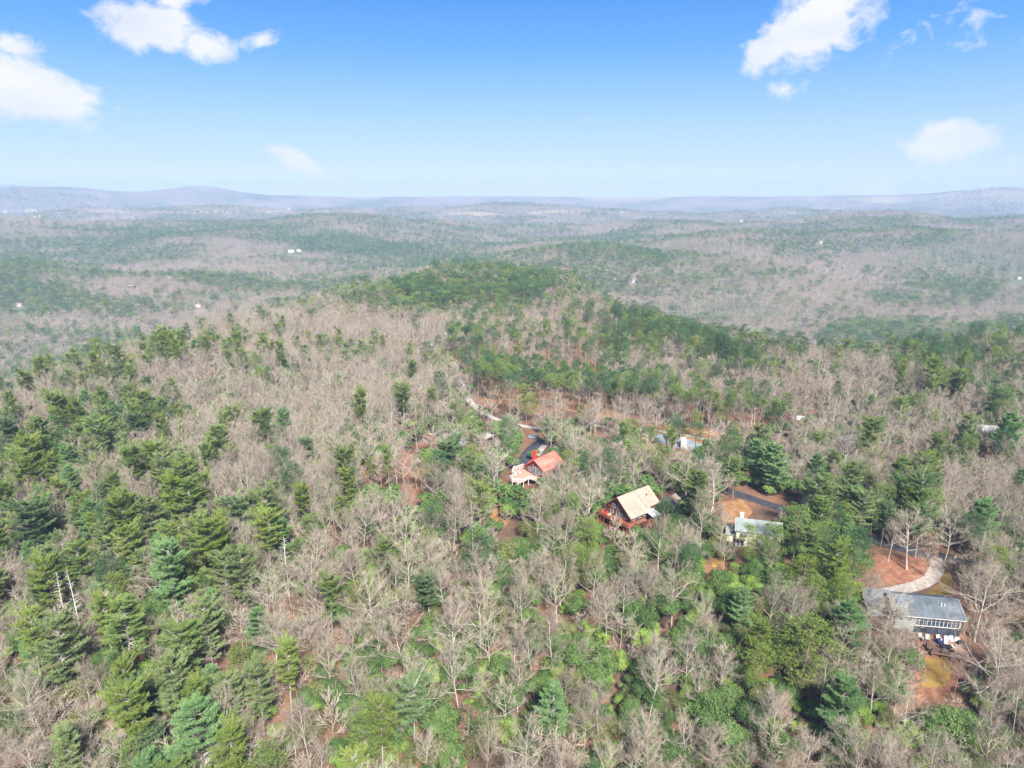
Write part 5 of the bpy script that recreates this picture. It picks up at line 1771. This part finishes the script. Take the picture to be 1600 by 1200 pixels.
def gn_group(name, protos_coll, rot=True):
    ng = bpy.data.node_groups.new(name, 'GeometryNodeTree')
    ng.interface.new_socket('Geometry', in_out='INPUT', socket_type='NodeSocketGeometry')
    ng.interface.new_socket('Geometry', in_out='OUTPUT', socket_type='NodeSocketGeometry')
    N = ng.nodes
    gi, go = N.new('NodeGroupInput'), N.new('NodeGroupOutput')
    ci = N.new('GeometryNodeCollectionInfo')
    ci.inputs['Collection'].default_value = protos_coll
    ci.inputs['Separate Children'].default_value = True
    ci.inputs['Reset Children'].default_value = True
    ip = N.new('GeometryNodeInstanceOnPoints')
    ip.inputs['Pick Instance'].default_value = True

    def attr(nm, dt):
        a = N.new('GeometryNodeInputNamedAttribute')
        a.data_type = dt
        a.inputs[0].default_value = nm
        return [o for o in a.outputs if o.enabled][0]
    L = ng.links
    L.new(gi.outputs[0], ip.inputs['Points'])
    L.new(ci.outputs[0], ip.inputs['Instance'])
    L.new(attr('which', 'INT'), ip.inputs['Instance Index'])
    e = N.new('FunctionNodeEulerToRotation')
    L.new(attr('turn', 'FLOAT_VECTOR'), e.inputs[0])
    L.new(e.outputs[0], ip.inputs['Rotation'])
    L.new(attr('size', 'FLOAT_VECTOR'), ip.inputs['Scale'])
    L.new(ip.outputs[0], go.inputs[0])
    return ng


def scatter(name, meshes, x, y, z, which, turn, size, label, cat):
    pc = bpy.data.collections.new(name + '_kinds')
    for i, me in enumerate(meshes):
        o = bpy.data.objects.new('%s_kind_%s' % (name, 'abcdefghijklmnopqrstuvwxyz'[i]), me)
        pc.objects.link(o)
    me = bpy.data.meshes.new(name)
    n = len(x)
    me.vertices.add(n)
    me.vertices.foreach_set('co', np.stack([x, y, z], 1).astype(np.float32).ravel())
    a = me.attributes.new('which', 'INT', 'POINT'); a.data.foreach_set('value', which.astype(np.int32))
    a = me.attributes.new('turn', 'FLOAT_VECTOR', 'POINT'); a.data.foreach_set('vector', turn.astype(np.float32).ravel())
    a = me.attributes.new('size', 'FLOAT_VECTOR', 'POINT'); a.data.foreach_set('vector', size.astype(np.float32).ravel())
    o = obj(name, me, label=label, cat=cat, kind='stuff')
    md = o.modifiers.new('scatter', 'NODES')
    md.node_group = gn_group(name, pc)
    return o


# nearest ones become individuals
LIMIT = {'bare_tree': 290, 'white_pine': 250, 'round_pine': 200}
for k in LIMIT:
    LIMIT[k] -= sum(1 for d in IND if d['kind'] == k)
for kn in FOREST:
    A = np.concatenate(FOREST[kn].get(0, [np.zeros((0, 3))]) + FOREST[kn].get(1, []))
    hh = {'bare_tree': 19, 'white_pine': 22, 'round_pine': 20}[kn]
    px, py, dep = project(A[:, 0], A[:, 1], H(A[:, 0], A[:, 1]) + hh * A[:, 2] * .75)
    inside = (px > 5) & (px < 1595) & (py > 250) & (py < 1190)
    siz = A[:, 2] / dep * inside
    order = np.argsort(-siz)[:LIMIT[kn]]
    sel = np.zeros(len(A), bool); sel[order] = True
    n0 = len(np.concatenate(FOREST[kn][0])) if 0 in FOREST[kn] else 0
    for i in order:
        e = PROTO[(kn, 0)][RNG.integers(len(PROTO[(kn, 0)]))]
        IND.append(dict(kind=kn, e=e, x=A[i, 0], y=A[i, 1], s=A[i, 2], sx=A[i, 2] * rnd(.85, 1.2), rot=rnd(0, 6.28), label=None, name=None))
    rest0, rest1 = A[:n0][~sel[:n0]], A[n0:][~sel[n0:]]
    FOREST[kn][0], FOREST[kn][1] = [rest0], [rest1]

CATN = {'bare_tree': 'tree', 'white_pine': 'pine tree', 'round_pine': 'pine tree'}
LABF = {'bare_tree': 'leafless grey brown woodland covering the slopes', 'white_pine': 'feathery green pines scattered through the woodland',
        'round_pine': 'round crowned dark pines scattered through the woodland'}
for kn in FOREST:
    ms, X, Wh = [], [], []
    for lod in (0, 1, 2, 3):
        A = np.concatenate(FOREST[kn][lod])
        pr = PROTO[(kn, lod)]
        Wh.append(len(ms) + RNG.integers(0, len(pr), len(A)))
        ms += [e['all'] for e in pr]
        X.append(A)
    # collections list children by name: single letters keep the order (up to 26)
    A = np.concatenate(X); wh = np.concatenate(Wh)
    n = len(A)
    z = H(A[:, 0], A[:, 1])
    turn = np.stack([RNG.normal(0, .035, n), RNG.normal(0, .035, n), rnd(0, 6.28, n)], 1)
    fk = sstep(420, 900, A[:, 1])
    sx = A[:, 2] * rnd(.85, 1.22, n) * (1 + .32 * fk)
    size = np.stack([sx, sx, A[:, 2] * rnd(.9, 1.1, n) * (1 - .22 * fk)], 1)
    scatter({'bare_tree': 'bare_woodland', 'white_pine': 'white_pine_woodland', 'round_pine': 'dark_pine_woodland'}[kn], ms, A[:, 0], A[:, 1], z, wh, turn, size, LABF[kn], 'woodland')
    print('FOREST', kn, n)

ST = np.array(STAND_T)
fr = (ST[:, 3] == 0) & (ST[:, 4] > 0)
for x, y, s, _, _ in ST[fr][:110]:
    e = PROTO[('tall_pine', 0)][RNG.integers(4)]
    IND.append(dict(kind='tall_pine', e=e, x=x, y=y, s=s, sx=s, rot=rnd(0, 6.28), label=None, name=None))
g = ST[~fr & (ST[:, 4] > 0)]
scatter('pine_stand', [e['all'] for e in PROTO[('tall_pine', 0)]], g[:, 0], g[:, 1], H(g[:, 0], g[:, 1]), RNG.integers(0, 4, len(g)), np.stack([RNG.normal(0, .02, len(g)), RNG.normal(0, .02, len(g)), rnd(0, 6.28, len(g))], 1),
        np.repeat(g[:, 2:3], 3, 1), 'close rows of slender pines with bare stems over orange ground', 'woodland')
g = ST[ST[:, 4] < 1]
g = np.concatenate([g, g + rnd(-2.5, 2.5, g.shape) * [1, 1, 0, 0, 0]])
scatter('pole_stand', [e['all'] for e in PROTO[('bare_tree', 1)]], g[:, 0], g[:, 1], H(g[:, 0], g[:, 1]), RNG.integers(0, 6, len(g)), np.stack([RNG.normal(0, .02, len(g)), RNG.normal(0, .02, len(g)), rnd(0, 6.28, len(g))], 1),
        np.stack([g[:, 2] * .62, g[:, 2] * .62, g[:, 2] * 1.25], 1), 'close rows of slender leafless stems over orange ground', 'woodland')

# undergrowth: evergreen shrubs and brown brush
SHRUB = [(800, 1030, 300, 200, 1.0), (1080, 960, 220, 150, 1.4), (1090, 900, 80, 40, 1.2), (880, 790, 60, 60, .8), (650, 880, 160, 70, .45), (430, 640, 120, 50, .5), (520, 700, 100, 60, .6),
         (770, 790, 60, 50, .8), (1400, 1120, 80, 90, .9), (1560, 1130, 80, 70, .5), (1180, 1120, 200, 100, .6), (960, 800, 50, 40, .9), (700, 1120, 160, 80, .4), (300, 900, 300, 250, .18), (1250, 950, 90, 80, .8),
         (1480, 1000, 45, 90, -1.5), (600, 740, 80, 50, -.4), (620, 690, 60, 25, .3), (740, 730, 30, 30, .5)]
x, y = jitter_grid(34, 470, 3.3)
px, py, dep = project(x, y, H(x, y) + 2)
dens = np.full(len(x), .24)
for cx, cy, rx, ry, w in SHRUB:
    dens += np.exp(-ell(px, py, cx, cy, rx, ry)) * w
clump = fbm(x / 13, y / 13, 61, 3)
dens = np.clip(dens * np.exp(7 * (clump - .5)), 0, .92) * np.where(y > 330, .6, 1)
u = RNG.random(len(x))
s = rnd(.8, 1.75, len(x))
ok = clear_foot(x, y, 2.2) & ~kept_off(x, y, 4 * s, 2.3 * s, RNG.random(len(x)) * .9) & off_occ(x, y, -1.5)
sh = ok & (u < dens)
br = ok & ~sh & (RNG.random(len(x)) < .42)
A = np.stack([x, y, s], 1)[sh]
px, py, dep = project(A[:, 0], A[:, 1], H(A[:, 0], A[:, 1]) + 3)
inside = (px > 5) & (px < 1595) & (py < 1190)
# those in the open (few trees in front) first, then by size
order = np.argsort(-(A[:, 2] / dep * inside * (1 + 1.2 * np.exp(-ell(px, py, 1080, 950, 190, 110)))))[:290]
sel = np.zeros(len(A), bool); sel[order] = True
for i in order:
    tints = PROTO[('evergreen_shrub', 0)]
    e = tints[RNG.integers(len(tints))]
    IND.append(dict(kind='evergreen_shrub', e=e, x=A[i, 0], y=A[i, 1], s=A[i, 2], sx=A[i, 2] * rnd(.9, 1.2), rot=rnd(0, 6.28), label=None, name=None))
A = A[~sel]
pr = PROTO[('evergreen_shrub', 0)][:]
ms = [e['all'] for e in PROTO[('evergreen_shrub', 0)]] + [e['all'] for e in PROTO[('evergreen_shrub', 1)]]
wh = np.where(A[:, 1] < 190, RNG.integers(0, 6, len(A)), 6 + RNG.integers(0, 4, len(A)))
n = len(A)
scatter('evergreen_undergrowth', ms, A[:, 0], A[:, 1], H(A[:, 0], A[:, 1]), wh, np.stack([np.zeros(n), np.zeros(n), rnd(0, 6.28, n)], 1), np.repeat(A[:, 2:3], 3, 1),
        'dark evergreen undergrowth beneath the leafless trees', 'undergrowth')
A = np.stack([x, y, s], 1)[br]
n = len(A)
scatter('brown_brush', [e['all'] for e in PROTO[('brush', 1)]], A[:, 0], A[:, 1], H(A[:, 0], A[:, 1]), RNG.integers(0, 3, n), np.stack([np.zeros(n), np.zeros(n), rnd(0, 6.28, n)], 1),
        np.repeat(A[:, 2:3], 3, 1) * rnd(.8, 1.5, n)[:, None], 'low brown leafless brush between the trees', 'undergrowth')
print('SHRUBS', sh.sum(), 'BRUSH', n)

# ------------------------------------------------------------------ individuals
NAMES = {'bare_tree': ('bare_tree', 'tree', 'leafless hardwood trees'), 'white_pine': ('white_pine_tree', 'pine tree', 'feathery white pines'),
         'round_pine': ('round_crowned_pine_tree', 'pine tree', 'round crowned pines'), 'evergreen_shrub': ('evergreen_shrub', 'shrub', 'evergreen shrubs of the undergrowth'),
         'tall_pine': ('slender_pine_tree', 'pine tree', 'slender pines at the front of the stands'), 'russet_tree': ('russet_leaved_tree', 'tree', 'trees with russet leaves'), 'dead_tree': ('dead_tree', 'dead tree', 'bleached dead trees')}
LOOK = {('bare_tree', 'grey'): 'grey twigged leafless tree', ('bare_tree', 'tan'): 'pale tan leafless tree', ('bare_tree', 'pinkish'): 'pinkish brown leafless tree',
        ('white_pine', 'green'): 'mid green feathery pine', ('white_pine', 'fresh'): 'fresh green feathery pine', ('white_pine', 'pale'): 'pale green feathery pine', ('white_pine', 'yellow'): 'yellow green feathery pine', ('white_pine', 'blue'): 'bluish green feathery pine',
        ('round_pine', 'dark'): 'dark green round crowned pine', ('round_pine', 'green'): 'mid green round crowned pine', ('round_pine', 'yellow'): 'lime green round crowned pine',
        ('tall_pine', 'dark'): 'dark slender pine', ('tall_pine', 'green'): 'mid green slender pine', ('evergreen_shrub', 'laurel'): 'dark glossy evergreen shrub', ('evergreen_shrub', 'holly'): 'bright green evergreen shrub', ('evergreen_shrub', 'olive'): 'olive green evergreen shrub'}
LAND = [(1450, 960, 'the grey roofed house'), (1470, 1055, 'the lower golden lawn'), (1478, 905, 'the upper golden lawn'), (985, 785, 'the tan roofed chalet'), (1170, 835, 'the white house'), (845, 715, 'the red roofed house'),
        (808, 735, 'the white railed deck'), (1200, 745, 'the bright pine pair'), (1060, 690, 'the gravel yard'), (700, 680, 'the mossy roofed house'), (443, 860, 'the white dead pine'), (98, 915, 'the two dead trunks'),
        (728, 1115, 'the orange leaved tree'), (338, 690, 'the left ridge pine clump'), (1262, 1000, 'the round headed pine'), (1440, 780, 'the feathery bluish pine'), (1565, 1020, 'the huge bare tree'),
        (560, 925, 'the lone lime green tree'), (592, 1125, 'the bright bottom pine'), (1080, 940, 'the big shrub thicket'), (290, 780, 'the tall stacked pine'), (745, 545, 'the largest round pine'),
        (1225, 1100, 'the pinkish leafy tree'), (45, 980, 'the yellowish edge pine'), (200, 1095, 'the small bluish pine'), (45, 810, 'the bluish left edge pine'), (835, 1100, 'the bottom centre shrubs'), (300, 1130, 'the bottom left pine'),
        (885, 720, 'the round olive tree'), (820, 560, 'the thin stand'), (860, 630, 'the middle pine stand'), (1100, 660, 'the right pine stand'), (900, 870, 'the yellow green pair'), (1545, 910, 'the lawnside bare tree')]
ORD = ['first', 'second', 'third', 'fourth', 'fifth', 'sixth', 'seventh', 'eighth', 'ninth', 'tenth', 'eleventh', 'twelfth', 'thirteenth', 'fourteenth', 'fifteenth', 'sixteenth', 'seventeenth', 'eighteenth', 'nineteenth', 'twentieth', 'twenty-first', 'twenty-second']
cells = {}
for d in IND:
    d['z'] = gz(d['x'], d['y'])
    a, b, _ = project(np.array([d['x']]), np.array([d['y']]), np.array([d['z'] + d['e']['h'] * d['s'] * .8]))
    d['px'], d['py'] = float(a[0]), float(b[0])
    if d['label']:
        continue
    best = min(LAND, key=lambda l: math.hypot(d['px'] - l[0], (d['py'] - l[1]) * 1.2))
    dx, dy = d['px'] - best[0], d['py'] - best[1]
    if abs(dx) > abs(dy) * 1.1:
        rel = 'left of' if dx < 0 else 'right of'
    else:
        rel = 'beyond' if dy < 0 else 'in front of'
    dist = math.hypot(dx, dy)
    rel = ('just ' if dist < 55 else 'far ' if dist > 150 and rel[0] in 'lr' else '') + rel
    cells.setdefault((LOOK[(d['kind'], d['e']['tint'])], rel, best[2]), []).append(d)
for (look, rel, lm), ds in cells.items():
    ds.sort(key=lambda d: d['px'])
    for i, d in enumerate(ds):
        if len(ds) == 1:
            d['label'] = '%s %s %s' % (look, rel, lm)
        elif i == 0:
            d['label'] = 'leftmost %s %s %s' % (look, rel, lm)
        elif i == len(ds) - 1:
            d['label'] = 'rightmost %s %s %s' % (look, rel, lm)
        elif i < 21:
            d['label'] = '%s %s from left, %s %s' % (look, ORD[i], rel, lm)
        else:
            d['label'] = '%s %s from right, %s %s' % (look, ORD[min(21, len(ds) - 1 - i)], rel, lm)
PN = {'evergreen_shrub': ('stem', 'foliage'), 'russet_tree': ('trunk', 'branches'), 'dead_tree': ('trunk', 'branches')}
for d in IND:
    nm, cat, grp = NAMES[d['kind']]
    t = thing(nm, d['label'], cat, (d['x'], d['y'], d['z']), d['rot'], grp)
    t.scale = (d['sx'], d['sx'], d['s'])
    a, b = PN.get(d['kind'], ('trunk', 'crown'))
    obj(a, d['e']['tr'], t)
    obj(b, d['e']['cr'], t)
    if 'lf' in d['e']:
        obj('leaves', d['e']['lf'], t)
print('INDIVIDUALS', len(IND))
